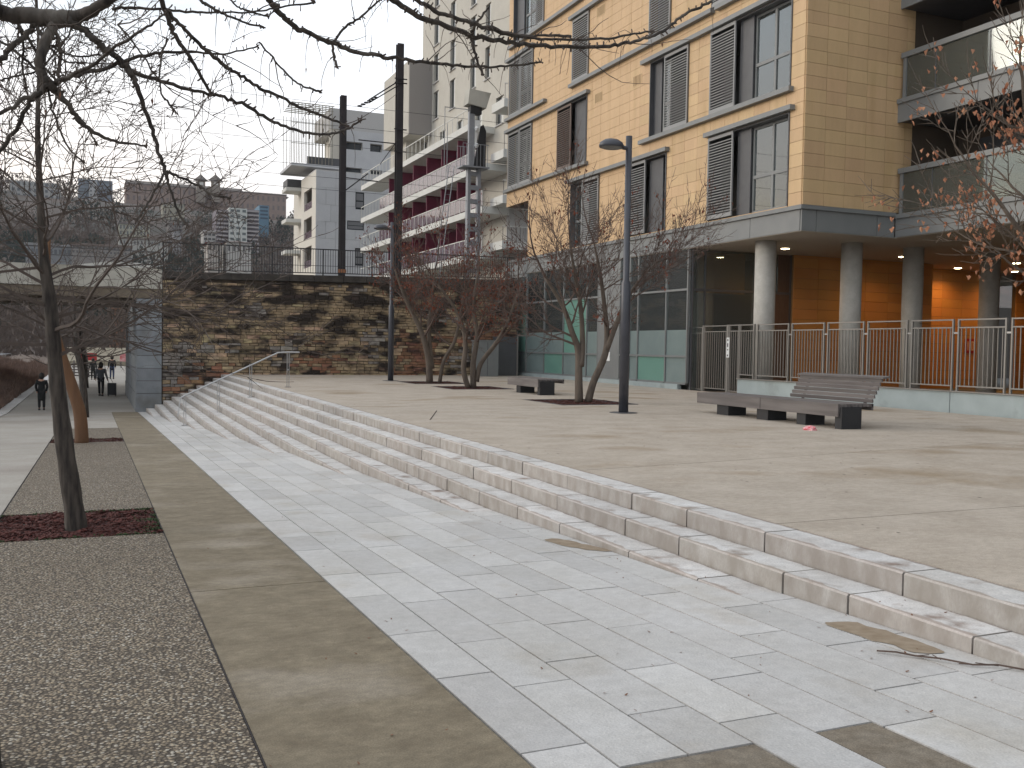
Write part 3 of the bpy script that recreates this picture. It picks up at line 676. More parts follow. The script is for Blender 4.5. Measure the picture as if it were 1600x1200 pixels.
# entrance glazing facing us
ent = MB()
for x, w in ((18.36, .05), (18.86, .05), (20.92, .06), (22.42, .07)): ent.box(x, x+w, 27.2, 27.28, .05, 4.8)
ent.box(18.41, 18.86, 27.205, 27.275, 3.42, 3.5); ent.box(18.91, 20.92, 27.205, 27.275, 3.42, 3.5); ent.box(20.98, 22.42, 27.205, 27.275, 3.42, 3.5)
en = ent.build('entrance_frame', m_greyd, bld)
for x0, x1, z0, z1 in ((18.41, 18.86, .1, 3.42), (18.91, 20.92, .1, 3.42), (18.41, 18.86, 3.5, 4.8), (18.91, 20.92, 3.5, 4.8), (20.98, 21.9, 3.5, 4.8)): B(x0, x1, 27.23, 27.24, z0, z1).build('pane', m_glassg, en)
m_door = M('brown_door', (.12, .075, .05), (.09, .055, .04), 3, .5, stretch=(8, 8, 1))
B(20.98, 21.5, 27.22, 27.26, .06, 3.42).build('door', m_door, bld); B(21.56, 22.42, 27.22, 27.26, .06, 3.42).build('door', m_door, bld); B(21.92, 22.42, 27.22, 27.26, 3.5, 4.8).build('door_head', m_door, bld)
B(18.95, 20.9, 27.75, 27.85, 3.4, 4.8).build('reflection_panel', m_tileO, bld)  # added panel standing in for the lit orange wall's reflection in the glass
B(18.5, 22.6, 31.9, 32, 0, 4.8).build('lobby_wall', m_inter, bld); B(22.5, 22.7, 27.3, 31.9, 0, 4.8).build('lobby_wall', m_inter, bld)
B(18.4, 60, 27.1, 42, -.2, .05).build('interior_floor', m_inter, bld)
B(24, 24.2, 32.1, 42, 0, 4.8).build('office_wall', m_inter, bld)
# office glazing along the plaza
ys = [27.3, 28.62, 30.5, 31.1, 31.84, 33.55, 34.5, 36.6, 38.5, 40.42, 41.45, YL]
fr = MB()
for y in ys[:-1]: fr.box(XF-.02, XF+.08, y-.03, y+.03, .3, 4.82)
for zz in (1.2, 3.46): 
    for a, b in zip(ys, ys[1:]):
        if (a, b) != (31.84, 33.55): fr.box(XF-.015, XF+.075, a+.03, b-.03, zz-.035, zz+.035)
for a, b in zip(ys, ys[1:]): fr.box(XF-.016, XF+.076, a+.03, b-.03, .25, .32)
gf = fr.build('curtain_wall_frame', m_grey, bld)
B(XF-.06, XF+.1, 27.72, YL, -.02, .25).build('plinth', m_plinth, bld)
teal = {(40.42, 41.45), (34.5, 36.6), (38.5, 40.42)}
for i, (a, b) in enumerate(zip(ys, ys[1:])):
    if (a, b) == (31.84, 33.55):
        B(XF-.01, XF+.06, a+.03, b-.03, .32, 4.8).build('metal_panel', m_grey, bld)
        B(XF-.03, XF-.012, 32.5, 32.85, .95, 1.3).build('letter_box', m_white, bld); B(XF-.03, XF-.012, 32.3, 32.65, 1.75, 2.15).build('notice', M('notice_brown', (.14, .05, .035)), bld)
        continue
    B(XF+.03, XF+.04, a+.03, b-.03, .32, 1.165).build('pane', m_teal if i in (4, 7, 1) else m_frost, gf)
    if i in (6, 9) or (i == 8 and False): B(XF+.03, XF+.04, a+.03, b-.03, 1.235, 3.425).build('pane', m_teal, gf)
    else:
        B(XF+.03, XF+.04, a+.03, b-.03, 1.235, 2.1).build('pane', m_frost, gf); B(XF+.03, XF+.04, a+.03, b-.03, 2.103, 3.425).build('pane', m_glassg, gf)
    B(XF+.03, XF+.04, a+.03, b-.03, 3.495, 4.8).build('pane', m_glass, gf)
    mb = MB(); n = 14
    if i in (0, 1, 2, 3, 6, 7, 8, 9):
        for j in range(n): 
            y0, y1 = a+(b-a)*j/n, a+(b-a)*(j+1)/n; mb.quad((XF+.10+.03*(j % 2), y0, 3.3), (XF+.10+.03*((j+1) % 2), y1, 3.3), (XF+.10+.03*((j+1) % 2), y1, 4.8), (XF+.10+.03*(j % 2), y0, 4.8))
        mb.build('blind', m_curtain, gf)
# fire sign on the recessed wall
sg = thing('fire_sign', 'small red sign with two pale tall shapes on the bright orange recessed wall', 'sign', (32.8, 28.57, 1.78))
m_red = M('sign_red', (.35, .02, .02), rough=.5); m_sy = M('sign_cream', (.75, .6, .35), rough=.5)
B(32.52, 33.1, 28.56, 28.58, 1.49, 2.08).build('board', m_red, sg)
for x in (32.66, 32.87): 
    mb = MB(); mb.box(x, x+.04, 28.553, 28.558, 1.6, 1.97); mb.box(x+.09, x+.13, 28.553, 28.558, 1.6, 1.97) if x > 32.8 else None; mb.build('pictogram', m_sy, sg)
mb = MB(); mb.box(32.91, 32.96, 28.554, 28.558, 1.6, 1.64); mb.box(32.91, 32.96, 28.554, 28.558, 1.93, 1.97); mb.build('pictogram', m_sy, sg)
# downlights
LG = 'round downlights in the soffit'
LL = ['downlight beside the pale nearest column', 'downlight just left of the third column', 'downlight above the corner where the orange wall steps back', 'nearer of the two downlights at the far right', 'farther of the two downlights at the far right']
for (x, y), lb in zip(((20.75, 25.45), (25.8, 25.4), (30.9, 27.6), (30.9, 25.0), (33.9, 27.5)), LL):
    t = thing('downlight', 'lit warm '+lb, 'lamp', (x, y, 4.81), LG)
    MB().lathe((x, y, 4.79), [(.15, 0), (.17, .02), (.17, .03)], 20).build('trim', m_white, t)
    MB().lathe((x, y, 4.775), [(.1, 0), (.135, .012)], 20).build('lens', m_lamp, t)
    ld = bpy.data.lights.new('downlight_lamp', 'SPOT'); ld.energy = 210 if x > 30 and y > 27 else 125; ld.color = (1, .5, .15); ld.spot_size = radians(150); ld.spot_blend = .8; ld.shadow_soft_size = .1
    lo = bpy.data.objects.new('lamp_bulb', ld); COL.objects.link(lo); lo.parent = t; lo.location = (0, 0, -.06)

# ------------------------------------------------------------------ low wall, fence, gate
lw = thing('low_wall', 'low blue-grey concrete wall under the metal fence', 'wall', (18.6, 18, 0))
for a, b in ((16.62, 24.78), (4, 16.6)): B(18.48, 18.72, a, b, -.1, .53).build('wall_block', m_plinth, lw)
B(18.44, 18.76, 4, 24.8, .535, .56).build('coping', m_fence, lw)
fx = 18.6
fence = thing('metal_fence', 'grey steel bar fence standing on the low concrete wall', 'fence', (fx, 18, .56))
FG = fence
barm = {}
def bars(par, y0, y1, z0, z1, n):
    for i in range(n):
        y = y0+(y1-y0)*(i+.5)/n; key = round(z1-z0, 3)
        if key not in barm:
            barm[key] = B(-.012, .012, -.008, .008, 0, z1-z0).mesh('bar', m_fence)
        o = bpy.data.objects.new('bar', barm[key]); COL.objects.link(o); o.parent = par; o.location = Vector((fx, y, z0))-ROOT[par.name]
def fpanel(par, y0, y1, zlo, ztop=2.25):
    w = .02
    for ya in (y0, y1-2*w): B(fx-.025, fx+.025, ya, ya+2*w, zlo-.1, ztop).build('post', m_fence, par)
    B(fx-.02, fx+.02, y0+2*w, y1-2*w, ztop-.035, ztop-.005).build('top_rail', m_fence, par)
    B(fx-.02, fx+.02, y0+2*w, y1-2*w, ztop-.22, ztop-.19).build('rail', m_fence, par); B(fx-.02, fx+.02, y0+2*w, y1-2*w, zlo, zlo+.03).build('rail', m_fence, par)
    bars(par, y0+2*w, y1-2*w, zlo+.03, ztop-.22, max(3, int(round((y1-y0)/.128))))
edges = [24.05, 22.47, 20.98, 19.48, 18.0, 16.6, 15.16, 13.7, 12.2]
for b, a in zip(edges, edges[1:]):
    fpanel(fence, a+.06, b-.06, .66); B(fx-.015, fx+.015, a-.06, a+.06, 1.9, 1.94).build('bracket', m_stainless, fence)
fpanel(fence, 24.12, 24.86, .66)
gate = thing('gate', 'tall grey steel bar gate between the glazed corner and the low wall', 'gate', (fx, 26, 0))
fpanel(gate, 25.5, 26.78, .16, 2.24); fpanel(gate, 26.86, 27.7, .1, 2.2); fpanel(gate, 24.88, 25.4, .12, 2.25)
B(fx-.04, fx+.04, 26.79, 26.85, 0, 2.25).build('post', m_fence, gate); B(fx-.04, fx+.04, 25.41, 25.49, 0, 2.25).build('post', m_fence, gate)
ip = thing('intercom', 'narrow white intercom plate on the gate post', 'intercom', (fx-.05, 25.4, 1.5))
B(fx-.06, fx-.045, 25.33, 25.48, 1.2, 1.84).build('plate', m_white, ip)
for z, h in ((1.76, .03), (1.6, .06), (1.45, .02), (1.27, .025)): B(fx-.066, fx-.061, 25.38, 25.43, z-h, z+h).build('button', m_black, ip)
# ------------------------------------------------------------------ old railway wall of rough stones
XW0, XW1 = 2.47, 17.9
def WT(x): return 4.2+.02*(x-2.4)
m_stone = M('old_wall_stone', (.43, .315, .19), (.31, .24, .16), 5, .95, .6, 40, orand=.3, stain=(.04, .03, .024), ssc=1.5, sth=(.47, .60), det=12, grain=.25, gsc=9, stretch=(.6, 1, 1.5), soot=(1.6, 4.0))
m_stone2 = M('red_wall_stone', (.30, .15, .085), (.25, .15, .09), 5, .95, .6, 40, orand=.25, stain=(.045, .032, .026), ssc=2.3, sth=(.48, .64), det=12, grain=.2, gsc=8, stretch=(.6, 1, 1.4), soot=(1.6, 4.0))
m_stone3 = M('grey_render_stone', (.27, .255, .235), (.23, .20, .165), 5, .95, .4, 40, orand=.2, stain=(.05, .04, .035), ssc=2.3, sth=(.48, .64), det=12, grain=.2, gsc=8, stretch=(.6, 1, 1.4), soot=(1.6, 4.0))
m_mortar = M('black_mortar', (.045, .035, .028), (.09, .07, .05), 3, 1)
m_cop = M('blackened_coping', (.06, .052, .045), (.03, .026, .023), 3, .95, .4, 30)
rw = thing('stone_wall', 'old soot-stained wall of small tan and reddish stones below the railway', 'wall', (10, YW, 0))
MB().hexa([(XW0, YW+.03, -3), (XW1, YW+.03, -3), (XW1, YW+.9, -3), (XW0, YW+.9, -3), (XW0, YW+.03, WT(XW0)-.28), (XW1, YW+.03, WT(XW1)-.28), (XW1, YW+.9, WT(XW1)-.28), (XW0, YW+.9, WT(XW0)-.28)]).build('mortar_core', m_mortar, rw)
R = random.Random(11)
st = []; z = -1.45; row = 0
while z < 4.15:
    h = R.choice((.105, .12, .13, .15, .17)); x = XW0-R.uniform(0, .2)
    while x < XW1:
        w = R.uniform(.16, .48)*(1 if h < .16 else 1.2); xa, xb = max(x, XW0), min(x+w, XW1); x += w
        if xb-xa < .05 or z+h > WT(xa)-.3: continue
        k = (XS-xa)/DX
        gz = PZ(YW) if xb > XS else -.15*math.ceil(k)+.1-.15
        if z+h < gz: continue
        st.append((xa, xb, z, z+h))
    z += h
order = sorted(range(len(st)), key=lambda i: -(st[i][1]-st[i][0])*(st[i][3]-st[i][2]))
big = set(order[:298])
rest = {0: MB(), 1: MB(), 2: MB()}
for i, (xa, xb, za, zb) in enumerate(st):
    pr = R.uniform(.0, .05); e = .011; j = lambda: R.uniform(-.012, .012)
    mb = MB(); y0 = YW-pr
    c = .015
    mb.hexa([(xa+e+j(), y0, za+e+j()), (xb-e+j(), y0+j(), za+e+j()), (xb-e, YW+.06, za+e), (xa+e, YW+.06, za+e), (xa+e+j(), y0+j(), zb-e+j()), (xb-e+j(), y0, zb-e+j()), (xb-e, YW+.06, zb-e), (xa+e, YW+.06, zb-e)])
    nz = noise.noise(Vector((xa*.35, za*.8, 4.2))); n2 = noise.noise(Vector((xa*.5, za*.9, 9)))
    k = 1 if nz+R.uniform(-.25, .25) > .36 and za < 2 else 2 if n2+R.uniform(-.25, .25) > .42 or (xa < 5.2 and .95 < za < 1.35 and R.random() < .7) else 0
    mm = (m_stone, m_stone2, m_stone3)[k]
    if i in big: mb.build('stone', mm, rw)
    else:
        n0 = len(rest[k].v); rest[k].v += mb.v; rest[k].f += [tuple(q+n0 for q in f) for f in mb.f]
for k in rest: 
    if rest[k].v: tag(rest[k].build('small_stones', (m_stone, m_stone2, m_stone3)[k], rw), kind='stuff')
x = XW0
while x < XW1:
    xb = min(x+R.uniform(1.0, 1.6), XW1)
    MB().hexa([(x+.008, YW-.12, WT(x)-.27), (xb-.008, YW-.12, WT(xb)-.27), (xb-.008, YW+.9, WT(xb)-.27), (x+.008, YW+.9, WT(x)-.27), (x+.008, YW-.1, WT(x)), (xb-.008, YW-.1, WT(xb)), (xb-.008, YW+.9, WT(xb)), (x+.008, YW+.9, WT(x))]).build('coping_stone', m_cop, rw); x = xb
# railing on it
rl = thing('railing', 'long thin black railing along the top of the stone wall', 'railing', (10, YW+.3, 4.3))
yr = YW+.3; RT = lambda x: 5.36+.012*(x-2.4)
def sbar(x0, x1, za, zb, h, y=yr, w=.02): return MB().hexa([(x0, y-w, za(x0)), (x1, y-w, za(x1)), (x1, y+w, za(x1)), (x0, y+w, za(x0)), (x0, y-w, za(x0)+h), (x1, y-w, za(x1)+h), (x1, y+w, za(x1)+h), (x0, y+w, za(x0)+h)])
sbar(XW0, XW1, RT, RT, .045).build('top_rail', m_black, rl)
sbar(XW0, XW1, lambda x: WT(x)+.1, None, .035).build('bottom_rail', m_black, rl); sbar(XW0, XW1, lambda x: WT(x)+.42, None, .018).build('bottom_rail', m_black, rl)
bm = B(-.009, .009, -.009, .009, 0, 1.0).mesh('bar', m_black); pm = B(-.025, .025, -.025, .025, 0, 1.2).mesh('post', m_black)
x = XW0+.05; i = 0
while x < XW1:
    if i % 20 == 0: o = bpy.data.objects.new('post', pm); z = WT(x)-.02
    else: o = bpy.data.objects.new('bar', bm); z = WT(x)+.12
    COL.objects.link(o); o.parent = rl; o.location = Vector((x, yr, z))-ROOT[rl.name]; o.scale = (1, 1, (RT(x)-z)/(1.0 if i % 20 else 1.2)); x += .107; i += 1
# railway embankment and bridge
m_ball = M('ballast', (.12, .11, .10), (.07, .065, .06), 20, 1, .6, 30)
struct('railway_ground', MB().hexa([(2.47, YW+.9, -4), (60, YW+.9, -4), (60, 56, -4), (2.47, 56, -4), (2.47, YW+.9, 4.1), (60, YW+.9, 4.35), (60, 56, 4.35), (2.47, 56, 4.1)]), m_ball)
m_cream = M('cream_concrete', (.50, .48, .42), (.42, .40, .35), 1.5, .85, .1, 40, stain=(.24, .21, .16), ssc=.6, sth=(.55, .75))
m_beam = M('brown_stained_beam', (.22, .18, .13), (.13, .105, .08), 2, .9, .2, 30)
m_pier = M('grey_ashlar', (.24, .255, .27), (.19, .205, .22), 2.5, .85, .2, 40, orand=.14, stain=(.14, .135, .12), ssc=.9, sth=(.55, .75))
br = thing('railway_bridge', 'low railway bridge with cream parapet girder crossing the promenade', 'bridge', (-6, 47, 3.5))
B(-45, 2.455, YW, YW+.45, 3.5, 4.3).build('girder', m_cream, br); B(-45, 2.455, YW+.06, YW+.4, 3.12, 3.49).build('lower_beam', m_beam, br)
B(-45, 2.46, YW+.46, 46.3, 3.75, 4.1).build('deck', m_beam, br); B(-45, 2.46, 50, 55.58, 3.75, 4.1).build('deck', m_beam, br); B(-45, 2.455, 55.6, 56, 3.2, 4.28).build('girder', m_cream, br)  # deck split in two: unseen gap added to let skylight in below
for y in (43, 45.5, 50.5, 53): B(-45, 2.4, y, y+.4, 3.2, 3.74).build('cross_beam', m_beam, br)
MB().box(-45, 2.4, YW+.15, YW+.19, 4.95, 4.99).box(-45, 2.4, YW+.15, YW+.19, 4.65, 4.68).build('guard_rail', m_greyd, br)
pi_ = thing('bridge_pier', 'grey ashlar bridge pier standing at the lower left end of the steps', 'pier', (2, YW, -1.4))
z = -1.6; hs = [.95, .5, .5, .5, .5, .5, .5, .5, .5]
for i, h in enumerate(hs):
    z1 = min(z+h, 3.1)
    if z1 > z: B(1.5-(.02 if i == 0 else 0), 2.44, YW-.06-(.02 if i == 0 else 0), 55, z+.008, z1-.008).build('block_course', m_pier, pi_)
    z = z1
B(1.53, 2.42, YW-.04, 54.9, -1.6, 3.1).build('core', m_mortar, pi_)
# ------------------------------------------------------------------ handrail down the steps
hr = thing('handrail', 'thin steel handrail with three double posts crossing the far end of the steps', 'handrail', (4, 29.6, 0))
hy = 29.6
hp = [(5.41, .083, 1.15), (4.30, -.22, .80), (3.365, -.68, .33), (2.42, LZ(29.6), -.16)]
MB().tube([(5.75, hy, 1.15), (5.41, hy, 1.15), (5.1, hy, 1.13), (2.42, hy, -.16), (2.3, hy, -.23)], .022, 8).build('rail', m_stainless, hr)
for i, (x, z0, z1) in enumerate(hp):
    for dx in (-.03, .03): B(x+dx-.006, x+dx+.006, hy-.03, hy+.03, z0, z1-.015).build('post', m_stainless, hr)
    B(x-.035, x+.035, hy-.012, hy+.012, (z0+z1)/2-.02, (z0+z1)/2+.02).build('spacer', m_stainless, hr)
    B(x-.09, x+.09, hy-.06, hy+.06, z0-.002, z0+.012).build('base_plate', m_greyd, hr)
MB().tube([(2.3, hy, -.23), (2.2, hy-.3, -.75)], .014, 6).build('rail_end', m_stainless, hr)
# ------------------------------------------------------------------ street lamps
def lamp(x, y, label, grp):
    t = thing('street_lamp', label, 'street lamp', (x, y, PZ(y)), grp); z = PZ(y)
    MB().lathe((x, y, z), [(.105, 0), (.103, 2.75), (.07, 2.83), (.068, 5.86)], 16).build('pole', m_pole, t, True)
    MB().lathe((x, y, z), [(.30, 0), (.30, .01), (.12, .015)], 16).build('base_plate', m_greyd, t)
    MB().tube([(x, y, z+5.6), (x-.16, y, z+5.61)], .045, 8).build('bracket', m_pole, t)
    MB().lathe((x-.42, y, z+5.58), [(.27, 0), (.275, .05), (.24, .11), (.15, .165), (.05, .185)], 20, 1.0, .8).build('lamp_head', m_pole, t, True)
    MB().lathe((x-.42, y, z+5.555), [(.18, 0), (.25, .025)], 20, 1.0, .8).build('diffuser', m_lensg, t)
m_lensg = M('lamp_lens', (.18, .18, .17), rough=.2)
lamp(10.36, 17.83, 'grey street lamp nearest the benches, in front of the yellow facade', None)
lamp(10.08, 34.5, 'dark street lamp close to the stone wall, half behind the black rusty post', None)
# ------------------------------------------------------------------ benches
R = random.Random(5)
def bench(x, y0, L, label, backs, legs):
    zb = PZ(y0); t = thing('bench', label, 'bench', (x, y0, zb))
    n = 9; wd = .78
    nb = max(1, round(L/2.2)); 
    for s in range(nb):
        ya, yb = y0+L*s/nb+.008, y0+L*(s+1)/nb-.008; zo = 0 if s == 0 else -.0
        B(x, x+.05, ya, yb, zb+.22, zb+.45).build('front_board', m_wood, t)
        for i in range(n):
            xa = x+.056+i*wd/n
            MB().box(xa, xa+wd/n-.014, ya, yb, zb+.395, zb+.448+R.uniform(-.002, .002)).build('slat', m_wood, t)
        B(x+wd+.01, x+wd+.05, ya, yb, zb+.33, zb+.445).build('rear_board', m_wood, t)
    for a, b in legs:
        B(x+.04, x+.5, y0+a, y0+b, zb-.01, zb+.39).build('leg', m_black, t)
    for a, b in backs:
        bk = None
        for i in range(6):
            zz = zb+.47+i*.075; xo = x+wd-.0+.045*i
            mb = MB().obox((xo+.02, y0+(a+b)/2, zz+.03), (.016, 0, .005), (0, (b-a)/2-.003*i, 0), (-.006, 0, .031))
            mb.build('back_slat', m_wood, t)
        MB().obox((x+wd+.30, y0+(a+b)/2, zb+.93), (.09, 0, .012), (0, (b-a)/2+.04, 0), (0, 0, .016)).build('top_board', m_wood, t)
        for yy in (a+.25, b-.3): MB().obox((x+wd+.17, y0+yy, zb+.66), (.012, 0, 0), (0, .03, 0), (.11, 0, .25)).build('back_bracket', m_black, t)
bench(12.2, 13.4, 4.4, 'long weathered grey wooden bench with a slatted back at its near end', [(0.0, 2.25)], [(-.05, .12), (.9, 1.15), (2.0, 2.35), (3.3, 3.7)])
bench(11.5, 24.6, 2.2, 'smaller backless grey wooden bench beside the plaza trees', [], [(-.05, .12), (1.3, 1.6)])
t = thing('plastic_bag', 'crumpled red and white plastic wrapper on the ground in front of the long bench', 'litter', (11.56, 13.37, PZ(13)))
mb = MB(); n0 = 9
for i in range(5):
    for j in range(n0):
        a = 2*pi*j/n0; r = (.11, .12, .10, .06, .015)[i]*R.uniform(.75, 1.2); mb.v.append((11.56+r*cos(a), 13.37+r*sin(a), PZ(13)+(0, .03, .055, .075, .085)[i]))
for i in range(4):
    for j in range(n0): mb.f.append((i*n0+j, i*n0+(j+1) % n0, (i+1)*n0+(j+1) % n0, (i+1)*n0+j))
mb.build('wrapper', M('red_white_plastic', (.65, .03, .06), (.75, .55, .55), 26, .4), t)
cb = thing('electrical_cabinet', 'pale grey metal cabinet against the stone wall by the plaza trees', 'cabinet', (16, 39.8, .1))
B(15.45, 16.5, 39.5, 40.1, .1, 1.66).build('body', m_grey, cb); B(15.42, 16.53, 39.47, 40.13, 1.66, 1.72).build('lid', m_grey, cb); B(15.97, 15.985, 39.494, 39.5, .15, 1.6).build('door_gap', m_black, cb)
sgt = thing('metal_screen', 'dark grey metal screen closing the gap beside the glazed ground floor', 'screen', (17.4, 40.5, .1))
B(16.6, 17.75, 40.35, 40.42, .12, 1.9).build('panel', m_greyd, sgt); MB().box(17.75, 17.81, 40.3, 40.4, .1, 2.0).box(17.81, 18.22, 40.3, 40.36, 1.93, 2.0).build('frame', m_fence, sgt)
# ------------------------------------------------------------------ railway masts, signal and wires
def hmast(name, x, y, z0, z1, w, label):
    t = thing(name, label, 'mast', (x, y, z0))
    MB().box(x-w, x+w, y-w, y-w*.7, z0, z1).box(x-w, x+w, y+w*.7, y+w, z0, z1).box(x-w*.15, x+w*.15, y-w*.7, y+w*.7, z0, z1).build('beam', m_catpole, t); return t
cm1 = hmast('overhead_line_mast', 14.02, 47, 4.1, 16.5, .165, 'taller black steel overhead line mast in front of the balconies with purple panels')
MB().tube([(13.9, 46.8, 14.6), (12.4, 46.8, 13.5)], .035, 5).tube([(13.9, 46.8, 14.4), (12.4, 46.8, 13.35)], .03, 5).build('stay', m_catpole, cm1)
mb = MB()
for i in range(6): mb.lathe((12.75-.16*i, 46.8, 13.65-.1*i), [(.03, -.04), (.13, -.01), (.13, .02), (.03, .05)], 8)
mb.build('insulator', m_catpole, cm1)
MB().tube([(13.9, 46.8, 11.5), (11.9, 46.8, 11.5), (12.6, 46.8, 11.5)], .03, 5).tube([(13.9, 46.8, 11.7), (13.0, 46.8, 10.4)], .02, 5).build('bracket_arm', m_catpole, cm1)
for z in (14.7, 14.5, 12.2, 11.1): MB().box(13.7, 14.34, 46.75, 46.8, z, z+.05).build('clamp', m_catpole, cm1)
cm2 = hmast('overhead_line_mast', 11.17, 47, 4.1, 13.6, .145, 'shorter black steel mast standing in front of the white building')
B(10.98, 11.36, 46.83, 46.88, 4.95, 5.12).build('plate', M('rust_plate', (.3, .13, .06)), cm2)
MB().tube([(11.3, 46.8, 9.0), (12.4, 46.8, 9.9)], .03, 5).tube([(11.3, 46.8, 9.6), (12.9, 46.8, 9.55)], .025, 5).build('bracket_arm', m_catpole, cm2)
sg = thing('railway_signal', 'grey lattice signal mast with black board and pale box on top', 'signal', (17.7, 46, 4.1))
m_galv = M('galvanised', (.30, .31, .33), (.25, .26, .28), 3, .5, metal=.2)
mb = MB()
for x in (17.4, 17.95): mb.box(x-.08, x+.08, 45.85, 46.15, 4.1, 10.45)
for i in range(9): mb.box(17.48, 17.87, 45.9, 46.1, 4.5+i*.7, 4.72+i*.7)
mb.build('column', m_galv, sg)
MB().box(16.9, 18.35, 45.5, 46.4, 10.45, 10.52).build('platform', m_galv, sg)
MB().box(17.35, 17.65, 45.85, 46.05, 10.52, 13.3).build('mast', m_galv, sg)
MB().prism([(17.6, 45.8, 10.55), (18.25, 45.8, 10.55), (18.25, 45.8, 12.4), (18.1, 45.8, 12.7), (17.95, 45.8, 12.6)], (0, .06, 0)).build('signal_board', m_black, sg)
MB().prism([(17.6, 45.86, 10.8), (17.9, 45.86, 12.6), (18.0, 45.86, 12.9), (17.6, 45.86, 12.9)], (0, .08, 0)).build('board_back', m_white, sg)
for z in (12.45, 11.6): MB().lathe((17.72, 45.75, z), [(.06, -.12), (.12, 0), (.06, .12)], 10).build('lamp_hood', m_white, sg)
MB().prism([(17.22, 45.7, 13.65), (17.3, 45.7, 14.4), (18.45, 45.7, 14.3), (18.2, 45.7, 13.5)], (0, .7, 0)).build('top_box', m_cream, sg)
MB().box(17.4, 18.0, 45.8, 46.2, 13.2, 13.6).build('fixing', m_black, sg)
mb = MB()
for y in (45.52, 46.38):
    for i in range(8): mb.box(16.9+i*.19, 16.92+i*.19, y-.01, y+.01, 10.52, 11.6)
    mb.box(16.9, 18.3, y-.012, y+.012, 11.6, 11.63)
mb.box(16.05, 16.08, 45.9, 45.93, 10.5, 13.4).box(16.3, 16.33, 46.2, 46.23, 10.2, 12.6).box(16.05, 17.3, 45.9, 45.93, 13.37, 13.4)
mb.build('cage', m_galv, sg)
mb = MB()
for dx in (0, .28): mb.tube([(16.35+dx, 46, 10.5), (15.55+dx, 46, 4.2)], .025, 5)
for i in range(22): mb.tube([(16.35-.8*i/22, 46, 10.5-6.3*i/22), (16.63-.8*i/22, 46, 10.5-6.3*i/22)], .012, 4)
mb.build('ladder', m_galv, sg)
wl = ['topmost thin overhead wire crossing the sky', 'second thin overhead wire from the top', 'third thin overhead wire, with an insulator by the masts', 'fourth thin overhead wire', 'fifth thin overhead wire, level with the signal board', 'lowest overhead wire, just over the balconies']
for i, (y, z) in enumerate(((47, 13.25), (48.5, 12.55), (46.5, 11.15), (47, 10.2), (49, 10.0), (46, 8.9))):
    pts = [(-60+j*4, y, z+.0035*((((j*4) % 44)-22)/22)**2*30-.1) for j in range(31)]
    tag(MB().tube(pts, .011, 4).build('overhead_wire', m_black), wl[i], 'wire', 'overhead railway wires')
# ------------------------------------------------------------------ beige tower with long balconies
R = random.Random(21)
m_beige = M('beige_render', (.50, .47, .41), (.46, .43, .375), 1.5, .9)
m_beiged = M('beige_grey_render', (.46, .445, .43), rough=.9)
m_mag = M('magenta_panel', (.15, .012, .04), (.10, .01, .03), 1.5, .5)
m_pglass = glass('violet_balustrade_glass', (.47, .33, .40), .04, .05, .4)
m_wht = M('pale_slab_paint', (.62, .61, .57), (.56, .55, .51), 1.2, .8)
m_win = M('dark_window_glass', (.03, .035, .04), rough=.08)
m_wing = M('grey_blind', (.16, .16, .165), rough=.6)
tw = thing('apartment_tower', 'tall beige apartment tower with long pale balconies and magenta partitions behind the railway', 'apartment building', (26, 75, 4))
XT = 25.9
holesT = []; wins = []
for yc, w in ((76.3, 1.3), (72.3, 1.25), (67.8, 1.2), (64.9, 1.0)):
    for i in range(5):
        z = 20.2+3.05*i+(0 if yc > 70 else .5); wins.append((yc-w/2, yc+w/2, z, z+2.3)); 
for yc in (62.5, 66.5, 70.5, 74.5, 79, 84): wins.append((yc-.7, yc+.7, 16.95, 18.9))
def wallx(X, y0, y1, z0, z1, holes, mat, par, th=.35, name='wall'):
    cs = [(y0, y1, z0, z1)]
    for h in holes: cs = [q for c in cs for q in rsub(c, h)]
    mb = MB()
    for a, b, c, d in cs: mb.box(X, X+th, a, b, c, d)
    return mb.build(name, mat, par)
def wally(Y, x0, x1, z0, z1, holes, mat, par, th=.35, name='wall'):
    cs = [(x0, x1, z0, z1)]
    for h in holes: cs = [q for c in cs for q in rsub(c, h)]
    mb = MB()
    for a, b, c, d in cs: mb.box(a, b, Y, Y+th, c, d)
    return mb.build(name, mat, par)
wallx(XT, 61, 80, 4, 40, wins, m_beige, tw); wallx(XT, 80, 86, 4, 19, wins, m_beige, tw)
B(XT+.01, 40, 60.8, 61.2, 4, 40).build('end_wall', m_beiged, tw); B(XT+.36, 40, 61.2, 85.9, 4, 18.9).build('core', m_dark, tw); B(XT+.36, 40, 61.2, 79.9, 18.9, 39.9).build('core', m_dark, tw)
B(23.9, 32, 77.4, 84.9, 19.0, 25.1).build('projecting_box', m_beige, tw); B(24.5, 32, 80, 84.7, 17, 19).build('wall', m_beige, tw)
B(23.95, 31.9, 77.34, 77.39, 19.0, 25.05).build('end_shade_sheet', M('shaded_end_tone', (.26, .24, .225), rough=.9), tw)  # thin darker sheet: paints the shade on the box's end face
for a, b, c, d in wins:
    o = MB().box(XT+.16, XT+.2, a+.07, b-.07, c+.07, d-.07).build('window', m_win, tw)
    B(XT+.1, XT+.15, a+.05, a+(b-a)*.42, c+.05, d-.05).build('blind', m_wht, o)
    MB().box(XT-.12, XT+.1, a-.05, b+.05, c-.08, c-.01).build('sill', m_beiged, o)
